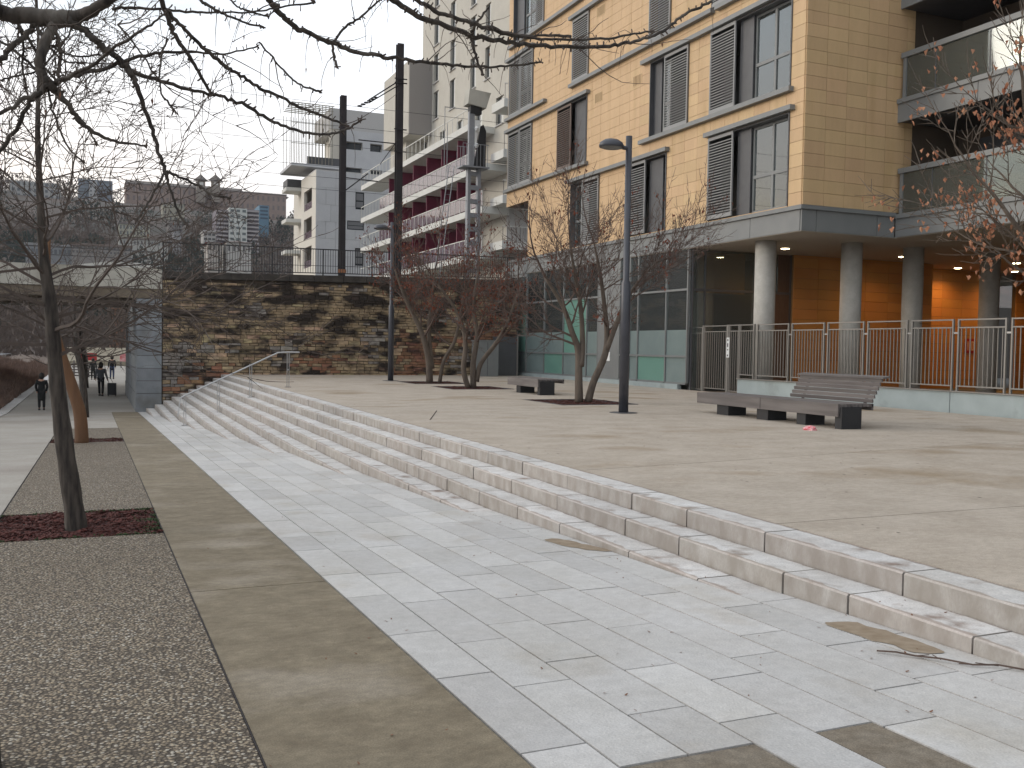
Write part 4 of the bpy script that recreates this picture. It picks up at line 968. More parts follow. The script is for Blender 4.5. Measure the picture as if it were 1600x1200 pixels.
for zb, ya, yb in ((7.4, 60.5, 92.7), (10.45, 60.5, 92.7), (13.35, 60.5, 92.7), (16.5, 63.4, 92.7)):
    sl = B(23.88, XT, ya, yb, zb, zb+.45).build('balcony_slab', m_wht, tw)
    zr = zb+.45
    B(23.9, 23.95, ya+.02, yb-.02, zr+1.02, zr+1.08).build('handrail', m_wht, sl)
    n = int((yb-ya)/1.05)
    for i in range(n+1):
        y = ya+(yb-ya-.05)*i/n; B(23.9, 23.94, y, y+.05, zr, zr+1.02).build('baluster', m_wht, sl)
    if zb < 16: 
        B(23.92, 23.925, 60.6, 86, zr+.08, zr+1.0).build('glass_balustrade', m_pglass, sl)
        for i in range(1, 7):
            y = 62.5+i*3.55; B(24.15, XT, y, y+.12, zr, zr+2.55).build('partition', m_mag, sl)
            if i % 2: B(XT-.06, XT-.01, y+.2, y+1.5, zr, zr+2.2).build('balcony_door', m_win, sl)
    mb = MB(); mb.tube([(23.92, yb, zr+.1), (23.92, yb, zr+1)], .02, 4)
for zb in (7.9, 10.9, 13.9, 17.2):      # end balconies turned towards the plaza
    sl = B(24.6, 33, 58.6, 60.78, zb, zb+.55).build('balcony_slab', m_wht, tw)
    MB().box(24.62, 33, 58.62, 58.66, zb+1.5, zb+1.55).build('handrail', m_wht, sl)
    for i in range(26): B(24.65+i*.32, 24.68+i*.32, 58.63, 58.65, zb+.55, zb+1.5).build('baluster', m_greyd, sl)
# ------------------------------------------------------------------ white building with loggias
wb = thing('white_building', 'white panelled building with three stacked loggias on its left side', 'apartment building', (29, 120, 4))
m_wp = M('white_panel', (.50, .50, .505), (.455, .455, .465), .7, .85, orand=.04)
m_wps = M('cream_side_panel', (.60, .56, .49), rough=.85)
YD, XD = 115, 24.15
lg = [(117.3, 122.1, 18.0, 20.45), (117.3, 122.1, 14.45, 17.0), (117.3, 122.1, 10.9, 13.45)]
wallx(XD, YD+.02, 124, 2, 22.15, lg, m_wps, wb)
for i, (a, b, c, d) in enumerate(lg):
    B(XD+1.6, XD+1.7, a, b, c-.2, d+.2).build('loggia_wall', M('loggia_brown', (.09, .05, .04)) if i == 0 else bpy.data.materials['loggia_brown'], wb)
    B(XD+.1, XD+.14, a, b, c, c+.9).build('loggia_rail', m_pglass, wb)
fw = [(28.95, 30.05, 17.85, 19.95), (27.95, 30.05, 15.35, 16.45), (28.95, 30.05, 11.05, 13.2), (32.2, 32.7, 17.9, 19.4), (32.2, 32.7, 13.5, 15.2)]
for a, b, c, d in fw:
    o = B(a+.03, b-.03, YD+.14, YD+.18, c+.03, d-.03).build('window', m_win, wb)
    if b-a > .9 : B(a+.12, b-.12, YD+.1, YD+.13, c+(d-c)*.12, c+(d-c)*.45).build('blind', m_wing, o); B(a+.12, b-.12, YD+.1, YD+.13, c+(d-c)*.52, c+(d-c)*.92).build('blind', m_wing, o)
z = 2.0
while z < 22:
    z1 = min(z+2.02, 22.15); x = XD+.0
    while x < 42:
        w = R.choice((1.2, 1.8, 2.4)); xb = min(x+w, 42)
        rs = [(x+.012, xb-.012, z+.012, z1-.012)]
        for h in fw: rs = [p for r in rs for p in rsub(r, h)]
        mb = MB()
        for r in rs: mb.box(r[0], r[1], YD, YD+.1, r[2], r[3])
        if mb.v: mb.build('facade_panel', m_wp, wb)
        x = xb
    z = z1
B(XD+.36, 42, YD+.36, 124, 2, 22.0).build('core', m_dark, wb) if False else None
cs = [(XD+.3, 42, 2, 22.1)]
for h in fw: cs = [q for c in cs for q in rsub(c, h)]
mb = MB()
for a, b, c, d in cs: mb.box(a, b, YD+.1, YD+.25, c, d)
mb.box(XD, 42, YD+.25, 124, 22.15, 22.3).box(XD+2, 42, 123.8, 124, 2, 22.1); mb.build('core', m_beiged, wb)
for i, z in enumerate((21.0, 17.0, 13.0)):
    x0 = 22.4
    s = MB().prism([(x0, 128, z), (x0, 124.8, z), (XD+.6, 124.2, z), (XD+.6, 128, z)], (0, 0, .45)).build('balcony_slab', m_wht, wb)
    if i == 0: B(x0+.15, x0+.2, 124.9, 127.9, z+.45, z+1.5).build('balcony_screen', m_greyd, s); B(x0+.2, XD+.5, 124.9, 124.95, z+.45, z+1.5).build('balcony_screen', m_greyd, s)
B(XD+.4, 40, 124.1, 131, 2, 22).build('rear_wall', m_wps, wb)
ub = thing('rooftop_building', 'grey and white building rising behind the panelled one, with a lattice terrace', 'apartment building', (31, 124, 20))
uw = [(29.2, 31.3, 26.2, 27.2), (32.3, 33.9, 26.2, 27.2), (29.2, 31.3, 23.3, 23.95), (32.3, 33.9, 23.3, 23.9)]
wally(121, 28.4, 42, 20, 28.6, uw, m_wp, ub); B(28.4, 28.7, 121.4, 130, 20, 28.6).build('side_wall', m_wps, ub); wally(121.3, 27.2, 42, 20, 28.6, uw, m_wps, ub)
for a, b, c, d in uw: B(a, b, 121.7, 121.8, c, d).build('window', m_win, ub)
B(27.2, 42, 121.2, 131, 28.62, 31.2).build('top_storey', m_beiged, ub)
mb = MB()
R = random.Random(3)
for i in range(13):
    x = 22.0+i*.42; mb.box(x, x+.07, 119.5, 119.57, 23.7, 31.0)
    mb.box(x, x+.06, 125, 125.06, 23.7, 30.4)
for j in range(7): mb.box(22, 27.3, 119.45+j*.9, 119.52+j*.9, 30.9, 31.0)
for z in (26, 28.5, 30.3): mb.box(22, 27.2, 119.46, 119.5, z, z+.06)
mb.build('lattice', M('pale_brown_timber', (.30, .27, .21), (.2, .18, .14), 5), ub)
B(22.0, 28.4, 119.3, 127, 23.25, 23.6).build('terrace_slab', m_wp, ub)
MB().box(24, 28.3, 119.7, 119.74, 23.6, 24.6).build('terrace_screen', m_greyd, ub)

# ------------------------------------------------------------------ ground and hillside far away
m_earth = M('far_ground', (.17, .145, .115), (.12, .105, .085), .08, 1)
m_pale = M('far_pavement', (.36, .335, .30), (.29, .27, .24), .4, .95)
m_hill = M('wooded_slope', (.115, .085, .07), (.06, .058, .05), .06, 1, .5, .8)
def HZ(x, y):
    t = max(0, min(1, (y-165)/335)); s = t*t*(3-2*t)
    if y > 520: s -= (y-520)/500*.4
    return -1.45+s*(67-.05*max(-60, min(x, 140)))+6*s*(1-s)*4*noise.noise(Vector((x*.013, y*.013, 2)))
mb = MB(); nx, ny = 60, 40
X = [-700+1500*i/nx for i in range(nx+1)]; Yv = [130+620*(j/ny) for j in range(ny+1)]
for y in Yv:
    for x in X: mb.v.append((x, y, HZ(x, y)))
for j in range(ny):
    for i in range(nx): a = j*(nx+1)+i; mb.f.append((a, a+1, a+nx+2, a+nx+1))
tag(mb.build('hillside', m_hill, None, True), kind='structure')
struct('ground', MB().quad((-1500, 40.72, -1.42), (2.4, 40.72, -1.42), (2.4, 56, -1.42), (1500, 56.1, -1.42), (1500, 700, -1.48), (-1500, 700, -1.48)), m_earth)
struct('ground', B(-1500, -30, -60, 40.7, -3, -1.5), m_earth); struct('ground', B(60.01, 1500, -60, 56, -3, -.5), m_earth)
struct('ground', B(-30, 60, -400, -8.01, -3, -.4), m_bandL)
struct('promenade', MB().quad((-3.0, YW+.01, -1.385), (1.5, YW+.01, -1.385), (1.5, 56, -1.385), (4.2, 75, -1.385), (9, 118, -1.385), (-3.6, 118, -1.385)), m_pale)
struct('kerb_strip', slopebox(MB(), -3.32, -3.01, -8, YW, .1, .02), m_slab)
struct('kerb_strip', B(-3.5, -3.01, YW, 112, -1.5, -1.35), m_slab)
wedge = MB().hexa([(2.0, 56.5, -1.5), (9.0, 56.5, -1.5), (9, 100, -1.5), (3.4, 100, -1.5), (2.0, 56.5, -1.3), (9, 56.5, 1.6), (9, 100, 1.6), (3.4, 100, -1.3)])
struct('far_ramp', wedge, m_slab)
mb = MB()
for y in (58, 64): mb.tube([(2.2, y, -.35), (7, y, 1.9)], .025, 5).tube([(2.2, y, -.35), (2.2, y, -1.3)], .025, 5).tube([(4.5, y, .7), (4.5, y, -.3)], .025, 5)
tag(mb.build('far_handrail', m_stainless), 'pair of thin handrails on the white ramp seen under the bridge', 'handrail')
# bank with bare shrubs on the left, road behind
mb = MB()
for j in range(30):
    y0, y1 = -8+j*5, -3+j*5
    zf = lambda y: LZ(y) if y < YW else -1.385
    for (xa, za), (xb, zb) in (((-3.3, 0), (-5.2, .35)), ((-5.2, .35), (-7.6, .8)), ((-7.6, .8), (-9, .85))):
        mb.quad((xb, y0, zf(y0)+zb), (xa, y0, zf(y0)+za), (xa, y1, zf(y1)+za), (xb, y1, zf(y1)+zb))
struct('bank', mb, M('bank_soil', (.20, .15, .12), (.12, .09, .07), 3, 1))
def twigs(n, box, h, name, mat, label, cat, zf=lambda x, y: 0):
    mb = MB()
    for _ in range(n):
        x, y = R.uniform(box[0], box[1]), R.uniform(box[2], box[3]); z = zf(x, y); a = R.uniform(0, 2*pi); L = h*R.uniform(.5, 1.1)*max(.25, 1+1.6*noise.noise(Vector((x*.9, y*.45, 1)))); t = R.uniform(.1, .6)
        w = .010*(1+y/40)
        mb.quad((x-w, y, z), (x+w, y, z), (x+cos(a)*L*t+w*.3, y+sin(a)*L*t, z+L))
    return tag(mb.build(name, mat), label, cat, kind='stuff')
zbk = lambda x, y: LZ(y)+(-3.3-x)*.18
twigs(30000, (-7.4, -3.4, 22, 100), .42, 'bare_shrubs', M('shrub_twigs', (.26, .17, .13), (.12, .085, .07), 3, 1), 'mass of bare reddish brown shrubs on the bank left of the promenade', 'shrubs', zbk)
twigs(5000, (-9, -7.2, 30, 90), .35, 'grass', m_moss, 'strip of green grass above the bare shrubs at the left edge', 'grass', zbk)
struct('road', MB().quad((-40, 20, -.25), (-9, 20, -.25), (-9, 128, -.25), (-40, 128, -.25)), m_greyd)
m_tyre = M('tyre', (.02, .02, .02)); 
def car(x, y, z, rot, col, label):
    t = thing('parked_car', label, 'car', (x, y, z), 'cars parked on the road at the left'); 
    c = M('car_paint', col, rough=.25)
    prof = [(-2.1, .35), (-2.15, .75), (-1.5, .95), (-.8, 1.42), (.9, 1.45), (1.6, 1.0), (2.1, .9), (2.15, .35)]
    pm = lambda px, s, pz: (x+s*cos(rot)-px*sin(rot), y+s*sin(rot)+px*cos(rot), z+pz)
    MB().prism([pm(p, -.85, q) for p, q in prof], Vector((cos(rot), sin(rot), 0))*1.7).build('body', c, t)
    for s in (-.87, .86): MB().prism([pm(p, s, q) for p, q in ((-1.3, .98), (-.75, 1.34), (.85, 1.36), (1.4, 1.0))], Vector((cos(rot), sin(rot), 0))*.02).build('side_window', m_win, t)
    MB().prism([pm(-1.35, -.7, 1.0), pm(-1.35, .7, 1.0), pm(-.86, .65, 1.38), pm(-.86, -.65, 1.38)], (0, -.03, .02)).build('rear_window', m_win, t)
    for p in (-1.35, 1.35):
        for s in (-.85, .85):
            q = Vector(pm(p, s, .33)); ax = Vector((cos(rot), sin(rot), 0)); MB().tube([q-ax*.1, q+ax*.1], .33, 14).build('wheel', m_tyre, t)
    return t
car(-10.6, 74, -.24, 0, (.05, .06, .08), 'dark car parked farthest left above the shrubs')
car(-10.8, 86, -.24, 0, (.45, .47, .5), 'silver car parked beyond the dark one')
car(-10.6, 62, -.24, 0, (.12, .14, .18), 'blue-grey car nearest the left edge')
rf = thing('road_fence', 'weathered rail fence beside the road at the far left', 'fence', (-9, 60, -.25))
for y in range(44, 84, 4): B(-9.05, -8.95, y, y+.1, -.3, .8).build('post', m_wood, rf)
for z in (.2, .6): B(-9.06, -9.02, 44, 80.1, z, z+.1).build('rail', m_wood, rf)
# red barriers, bench slats and low planting beyond the bridge
for x, y, lb in ((-.6, 112, 'red plastic barrier seen left under the bridge'), (3.2, 108, 'red and white barrier seen right under the bridge')):
    t = thing('barrier', lb, 'barrier', (x, y, -1.38))
    MB().box(x-.8, x+.8, y, y+.1, -.7, .1).build('board', m_red if x < 0 else M('barrier_red', (.5, .06, .07), (.7, .5, .5), 2), t)
    MB().box(x-.75, x-.65, y, y+.1, -1.38, -.7).box(x+.65, x+.75, y, y+.1, -1.38, -.7).build('feet', m_greyd, t)
t = thing('slatted_seat', 'low slatted timber seat around the tree trunk beyond the bridge', 'bench', (-.6, 80, -1.38))
for i in range(5): B(-1.6, .6, 80+i*.0, 80.08, -1.3+i*.22, -1.2+i*.22).build('slat', m_wood, t)
for x in (-1.5, .4): B(x, x+.1, 80.1, 80.2, -1.38, -.1).build('post', m_wood, t)
struct('far_terrace', MB().hexa([(-3, 118, -1.5), (30, 112, -1.5), (30, 125, -1.5), (-3, 125, -1.5), (-3, 118, -.9), (30, 112, -.6), (30, 125, .6), (-3, 125, .6)]), M('straw_ground', (.30, .27, .2), (.24, .2, .15), .4, 1))

# ------------------------------------------------------------------ buildings on the hill
HB = []
def hb(label, box, rows, cols, wall, roof=None, rtype='flat', win=(.05, .055, .065), ww=.55, wh=.5, depth=14, cat='building', blank=()):
    x0, x1, z1, zs, y = box; z0 = zs-6; HB.append(box)
    o = thing('hill_building', label, cat, ((x0+x1)/2, y, z0))
    B(x0, x1, y, y+depth, z0, z1).build('walls', M('hill_wall', wall, tuple(c*.85 for c in wall), .3), o)
    mw = M('hill_window', win, rough=.3)
    fh = (z1-zs)/rows; fwid = (x1-x0)/cols
    for i in range(rows):
        for j in range(cols):
            if (i, j) in blank: continue
            a = x0+fwid*(j+.5-ww/2); c = zs+fh*(i+.5-wh/2)
            B(a, a+fwid*ww, y-.06, y+.3, c, c+fh*wh).build('window', mw, o)
    if roof:
        mr = M('hill_roof', roof, tuple(c*.8 for c in roof), .4)
        if rtype == 'hip':
            h = (x1-x0)*.14 if (x1-x0) < 30 else 3.2; e = .6
            mb = MB(); a, b_, c, d = x0-e, x1+e, y-e, y+depth+e; m_ = min((b_-a), (d-c))/2
            mb.v = [(a, c, z1), (b_, c, z1), (b_, d, z1), (a, d, z1), (a+m_, (c+d)/2, z1+h), (b_-m_, (c+d)/2, z1+h)]
            mb.f = [(0, 1, 5, 4), (1, 2, 5), (2, 3, 4, 5), (3, 0, 4), (3, 2, 1, 0)]; mb.build('roof', mr, o)
        else: B(x0-.3, x1+.3, y-.3, y+depth+.3, z1, z1+.5).build('roof', mr, o)
    return o

R = random.Random(9)
big = hb('very long red-brown brick institution with pale roofline on the crest of the hill', (13.08, 87.21, 75.09, 62.23, 486), 3, 30, (.27, .20, .17), (.17, .145, .13), 'flat', (.15, .12, .11), .4, .5, 18)
for x, z in ((46.25, 73.98), (53.02, 74.52)):
    tt = MB().box(x-1.9, x+1.9, 480, 484, z-6, z+4.3).build('tower', M('tower_stone', (.22, .19, .16)), big)
    MB().lathe((x, 482, z+4.3), [(3.4, 0), (3.2, .4), (.3, 3.0), (.1, 4.2)], 4).build('tower_roof', M('tower_roof', (.10, .085, .075)), tt)
    B(x-.9, x+.9, 479.9, 480, z+2.2, z+3.6).build('opening', m_wht, tt)
x, z = (50.07, 73.68); MB().lathe((x, 482, z), [(1.3, -2), (1.3, .6), (1.0, 1.6), (.2, 2.6)], 10).build('dome', m_beam, big)
bx = (13.23, 66.65, 77.95, 74.88, 492)
MB().prism([(bx[0], 486, bx[3]), (bx[0], 494, bx[2]), (bx[0], 504, bx[3])], (bx[1]-bx[0], 0, 0)).build('roof', M('brown_roof', (.14, .12, .105), (.11, .095, .08), .3), big)
bx = (70.99, 88.58, 76.2, 74.3, 492)
MB().prism([(bx[0], 486, bx[3]), (bx[0], 494, bx[2]), (bx[0], 504, bx[3])], (bx[1]-bx[0], 0, 0)).build('roof', bpy.data.materials['brown_roof'], big)
ap = hb('tall pale apartment block with white centre and greyish sides on the hillside', (40.68, 46.44, 46.16, 31.17, 330), 8, 3, (.56, .57, .54), None, 'flat', (.10, .12, .12), .6, .45, 12, 'apartment building')
for bxx, n in (((36.73, 40.81, 45.51, 30.99, 331), 11), ((46.59, 50.56, 46.22, 31.53, 331), 11)):
    x0, x1, z1, zs, y = bxx
    w_ = B(x0, x1, y+1.2, y+12, zs-6, z1).build('wing', M('mauve_wing', (.17, .15, .17)), ap)
    for i in range(n): 
        z = zs+(z1-zs)*(i+.3)/n; B(x0, x1-.05, y, y+1.25, z, z+(z1-zs)/n*.42).build('balcony', M('wing_balcony', (.36, .33, .33)) if i == 0 else bpy.data.materials['wing_balcony'], w_)
hb('small blue glazed block stepping out beside the tall pale block', (53.42, 56.76, 50.42, 45.23, 350), 4, 1, (.12, .22, .30), None, 'flat', (.03, .06, .10), .8, .45, 12, 'apartment building')
hb('dark banded apartment block with a white middle strip high on the left of the hill', (-6.62, 7.08, 70.84, 59.03, 455), 7, 1, (.20, .23, .27), None, 'flat', (.12, .14, .16), .96, .4, 12, 'apartment building')
x0, x1, z1, zs, y = (-2.08, 0.94, 70.2, 58.73, 453)
hb('white stair strip in the middle of the banded apartment block', (-2.33, 0.94, 69.92, 58.17, 453), 7, 2, (.42, .42, .42), None, 'flat', (.08, .09, .1), .4, .4, 1.5, 'building')
hb('wide pale building behind the crown of the nearest tree', (-30.71, -12.83, 64.41, 50.7, 430), 6, 9, (.34, .34, .33), None, 'flat', (.09, .10, .11), .5, .5, 12, 'apartment building')
hb('cream school-like building with a row of tall windows low on the hill', (7.01, 16.12, 38.57, 34.92, 330), 2, 9, (.38, .37, .30), (.16, .14, .13), 'flat', (.12, .13, .13), .5, .6, 12, 'school')
hb('long low pale building in front of the cream school-like one', (6.38, 19.59, 30.91, 29.06, 300), 1, 14, (.42, .41, .38), (.20, .17, .15), 'flat', (.12, .12, .12), .45, .5, 10)
hb('yellowish stone house half hidden by evergreens', (23.9, 31.85, 54.93, 48.04, 395), 3, 4, (.33, .31, .25), (.18, .15, .13), 'hip', (.08, .08, .08), .3, .4, 10, 'house')
hb('grey house with a pale gable below the yellowish stone house', (23.04, 27.61, 41.9, 38.4, 350), 2, 3, (.24, .22, .21), (.14, .11, .10), 'hip', (.07, .07, .07), .35, .4, 9, 'house')
hb('narrow pale chimney-like house near the middle of the slope', (22.73, 25.03, 36.69, 34.27, 322), 2, 2, (.30, .29, .29), (.13, .12, .12), 'flat', (.08, .08, .08), .3, .4, 6, 'house')
hb('flat-roofed white villa left of the tall pale block', (29.63, 33.11, 34.29, 31.63, 300), 2, 3, (.40, .38, .36), (.42, .4, .38), 'flat', (.05, .05, .05), .7, .45, 8, 'house')
hb('low house with a bright red tiled roof behind the railing', (27.01, 30.22, 27.54, 25.04, 262), 1, 3, (.42, .38, .34), (.34, .085, .055), 'hip', (.08, .07, .07), .4, .5, 9, 'house')
hb('white house with a wide brown hipped roof behind the railing', (31.67, 38.06, 27.9, 24.71, 262), 1, 5, (.48, .46, .43), (.13, .09, .075), 'hip', (.1, .09, .09), .35, .45, 10, 'house')
hb('grey low warehouse on the left above the bridge', (-14.14, -4.82, 22.54, 19.96, 240), 1, 10, (.24, .25, .26), (.28, .28, .28), 'flat', (.1, .11, .12), .6, .4, 12, 'warehouse')
hb('long pale terrace of houses above the bridge girder', (-4.72, 7.55, 22.56, 20.71, 235), 2, 16, (.27, .25, .235), (.19, .15, .13), 'flat', (.1, .1, .1), .5, .5, 10, 'houses')
hb('small orange-brown building glimpsed under the bridge', (2.01, 4.4, 7.23, 2.62, 150), 4, 3, (.26, .14, .09), None, 'flat', (.08, .06, .05), .4, .5, 8, 'building')
cn = thing('canopy', 'low white curved shelter roof with blue glass beyond the bridge girder', 'shelter', (1, 62, 4.1))
MB().prism([(-1.0, 62, 5.85), (.6, 62, 6.1), (2.4, 62, 6.12), (3.4, 62, 5.9), (3.4, 62, 5.8), (-1.0, 62, 5.72)], (0, 4, 0)).build('roof', m_wht, cn)
B(-.9, 3.3, 62.2, 65.8, 4.3, 5.7).build('glass_sides', M('blue_glass', (.08, .13, .18), rough=.1), cn)
struct('far_platform', B(-45, 5, 58, 68, 3.85, 4.3), m_beam)
# ------------------------------------------------------------------ woods on the hill: thousands of small faces
m_wood1 = M('bare_wood_mass', (.13, .10, .085), (.085, .066, .058), .15, 1)
m_wood2 = M('evergreen_mass', (.045, .06, .048), (.02, .028, .026), .3, 1)
def clump(mb, c, rx, rz, n, s, rng):
    for _ in range(n):
        a = rng.uniform(0, 2*pi); u = rng.uniform(-.8, 1); q = math.sqrt(1-u*u)*rng.uniform(.5, 1)
        p = Vector((c[0]+rx*q*cos(a), c[1]+rx*q*sin(a), c[2]+rz*u)); t = rng.uniform(0, 2*pi); k = s*rng.uniform(.5, 1.3)
        mb.quad(p, p+Vector((cos(t)*k, sin(t)*k*.3, k*.5)), p+Vector((cos(t)*k*.5, 0, k*1.25)))
R = random.Random(77)
w1, w2 = MB(), MB()
for i in range(2300):
    y = R.uniform(150, 515); x = R.uniform(-.13*y-14, .26*y+10)
    z = HZ(x, y); h = R.uniform(5, 9)*(.75 if y > 470 else 1)
    hid = lambda hh: any(b[0]-3 < x*b[4]/y < b[1]+3 and y < b[4]+14 and 1.4+(z+hh-1.4)*b[4]/y > b[3]+.2*(b[2]-b[3]) for b in HB)
    if hid(h): h *= .45
    if hid(h): continue
    nz = noise.noise(Vector((x*.02, y*.02, 5)))
    if nz > .12: clump(w2, (x, y, z+h*.5), h*.36, h*.62, 36, h*.13, R)
    else: clump(w1, (x, y, z+h*.42), h*.42, h*.5, 46, h*.10, R)
for i in range(90):
    y = R.uniform(126, 150); x = R.uniform(-45, 26); clump(w1, (x, y, R.uniform(0, 3)), 3.4, 3.4, 60, .6, R)
tag(w1.build('hill_woodland', m_wood1), 'mass of bare greyish woodland covering the hillside', 'woodland', kind='stuff')
tag(w2.build('evergreen_woodland', m_wood2), 'dark evergreen clumps among the woods on the hillside', 'woodland', kind='stuff')

# ------------------------------------------------------------------ people
def skin(name, pts, edges, rad, mat, par, sub=1):
    me = bpy.data.meshes.new(name); o0 = ROOT[par.name]
    me.from_pydata([Vector(p) for p in pts], edges, []); me.materials.append(mat)
    o = bpy.data.objects.new(name, me); COL.objects.link(o); o.parent = par
    sm = o.modifiers.new('skin', 'SKIN'); sm.use_smooth_shade = True
    ss = o.modifiers.new('sub', 'SUBSURF'); ss.levels = sub; ss.render_levels = sub
    for i, v in enumerate(me.skin_vertices[0].data):
        v.radius = rad[i] if isinstance(rad[i], tuple) else (rad[i], rad[i]); v.use_root = i == 0
    return o
m_skin = M('skin', (.42, .24, .17), rough=.6); m_hair = M('dark_hair', (.02, .015, .013), rough=.7)
def person(x, y, z, h, face, label, coat, trou, coat_len=.55, stride=.14, arm=(0, 0), skirt=False):
    """standing or walking figure; face = heading angle (0 looks along +y, away from the camera)"""
    t = thing('person', label, 'person', (x, y, z), 'people walking on the promenade'); t.rotation_euler.z = face; k = h/1.75
    V = lambda *a: tuple(q*k for q in a)
    # joints: pelvis, chest, neck, head, hips, knees, ankles, toes, shoulders, elbows, wrists, hands
    s = stride
    P = [V(0, 0, .95), V(0, 0, 1.15), V(0, 0, 1.38), V(0, .01, 1.50), V(0, .02, 1.60), V(0, .02, 1.70),
         V(-.09, 0, .90), V(-.10, s*.6, .50), V(-.10, s, .09), V(-.11, s+.13, .04),
         V(.09, 0, .90), V(.10, -s*.2, .50), V(.10, -s*.9, .10), V(.11, -s*.9+.12, .04),
         V(-.19, 0, 1.40), V(-.25, -.02-s*.3, 1.14), V(-.25+arm[0], .06-s*.4, .90), V(-.25+arm[0], .09-s*.4, .80),
         V(.19, 0, 1.40), V(.25, .0+s*.3, 1.14), V(.25+arm[1], .06+s*.2, .90), V(.25+arm[1], .08+s*.2, .80)]
    E_ = [(0, 1), (1, 2), (2, 3), (3, 4), (4, 5), (0, 6), (6, 7), (7, 8), (8, 9), (0, 10), (10, 11), (11, 12), (12, 13), (2, 14), (14, 15), (15, 16), (16, 17), (2, 18), (18, 19), (19, 20), (20, 21)]
    Rr = [.12, .11, .13, .055, .085, .07, .08, .055, .038, .03, .08, .055, .038, .03, .06, .043, .03, .028, .06, .043, .03, .028]
    skin('body', P, E_, [r*k for r in Rr], m_skin, t)
    mt_ = M('trousers', trou, tuple(c*.7 for c in trou), 8, .9)
    skin('trousers', [P[i] for i in (0, 6, 7, 8, 10, 11, 12)], [(0, 1), (1, 2), (2, 3), (0, 4), (4, 5), (5, 6)], [q*k for q in (.135, .10, .078, .062, .10, .078, .062)], mt_, t)
    mc = M('coat', coat, tuple(c*.75 for c in coat), 10, .95)
    b = V(0, 0, .95-coat_len+.2)
    skin('coat', [P[2], P[1], P[0], b, P[14], P[15], P[16], P[18], P[19], P[20]], [(0, 1), (1, 2), (2, 3), (0, 4), (4, 5), (5, 6), (0, 7), (7, 8), (8, 9)],
         [(.17*k, .13*k), (.165*k, .13*k), (.185*k, .14*k), (.20*k, .15*k), .085*k, .065*k, .05*k, .085*k, .065*k, .05*k], mc, t, 2)
    MB().lathe((x, y-.012*k, z), [(.05*k, 1.49*k), (.105*k, 1.54*k), (.125*k, 1.63*k), (.118*k, 1.72*k), (.08*k, 1.79*k), (.01, 1.82*k)], 12).build('hair', m_hair, t, True)
    for i in (8, 12): 
        p = Vector(P[i]); MB().obox(Vector((x, y, z))+p+Vector((0, .05*k, -.05*k)), (.045*k, 0, 0), (0, .13*k, 0), (0, 0, .04*k)).build('shoe', m_black, t)
    for i, sx_ in ((4, -1), (4, 1)):
        p = Vector(P[i])+Vector((sx_*.085*k, 0, 0)); MB().obox(Vector((x, y, z))+p, (.012*k, 0, 0), (0, .02*k, 0), (0, 0, .03*k)).build('ear', m_skin, t)
    MB().obox(Vector((x, y, z))+Vector((0, .125*k, 1.6*k)), (.012*k, 0, 0), (0, .02*k, 0), (0, 0, .022*k)).build('nose', m_skin, t)
    for sx_ in (-1, 1): MB().obox(Vector((x, y, z))+Vector((sx_*.035*k, .105*k, 1.63*k)), (.01*k, 0, 0), (0, .01*k, 0), (0, 0, .006*k)).build('eye', m_black, t)
    MB().obox(Vector((x, y, z))+Vector((0, .1*k, 1.55*k)), (.022*k, 0, 0), (0, .01*k, 0), (0, 0, .004*k)).build('mouth', m_red, t)
    return t
person(-1.94, 42.35, -1.385, 1.44, .05, 'person in a long black coat walking away alone on the left, hands in front', (.012, .014, .014), (.015, .015, .017), .72, .05, (.05, -.05))
person(.28, 52.9, -1.385, 1.66, -.15, 'person in a grey jacket and black trousers pulling a dark suitcase', (.09, .095, .105), (.012, .012, .014), .42, .2, (0, .06))
person(1.16, 76.6, -1.385, 1.68, .1, 'person in a short black coat and blue jeans walking far ahead', (.014, .013, .016), (.05, .07, .14), .5, .06)
person(-.12, 75.0, -1.385, 1.5, 0, 'person in dark clothes walking close beside a child far under the bridge', (.035, .035, .035), (.02, .02, .02), .5, .12)
person(.25, 71.6, -1.385, 1.02, 0, 'small child in a pale blue jacket beside the grown-up in dark clothes', (.22, .28, .35), (.10, .12, .16), .35, .1)
sc = thing('suitcase', 'dark rolling suitcase pulled by the person in the grey jacket', 'suitcase', (.78, 52.6, -1.385))
MB().box(.58, 1.0, 52.5, 52.75, -1.32, -.72).build('shell', m_black, sc)
MB().tube([(.65, 52.72, -.72), (.6, 53.0, -.46), (.72, 53.0, -.46), (.85, 52.72, -.72)], .012, 5).build('handle', m_greyd, sc)
for x in (.62, .96): MB().tube([(x-.02, 52.55, -1.35), (x+.02, 52.55, -1.35)], .035, 8).build('wheel', m_black, sc)
# ------------------------------------------------------------------ air: the far slope fades a little
hm = bpy.data.materials.new('haze_air'); hm.use_nodes = True; hm.node_tree.nodes.clear()
ho = hm.node_tree.nodes.new('ShaderNodeOutputMaterial'); hv = hm.node_tree.nodes.new('ShaderNodeVolumePrincipled')
hv.inputs['Color'].default_value = (.86, .88, .95, 1); hv.inputs['Density'].default_value = .00014; hv.inputs['Anisotropy'].default_value = .2
hm.node_tree.links.new(hv.outputs[0], ho.inputs['Volume'])
tag(B(-1510, 1510, -410, 760, -9, 112).build('haze', hm), kind='stuff')
SC.cycles.volume_bounces = 0
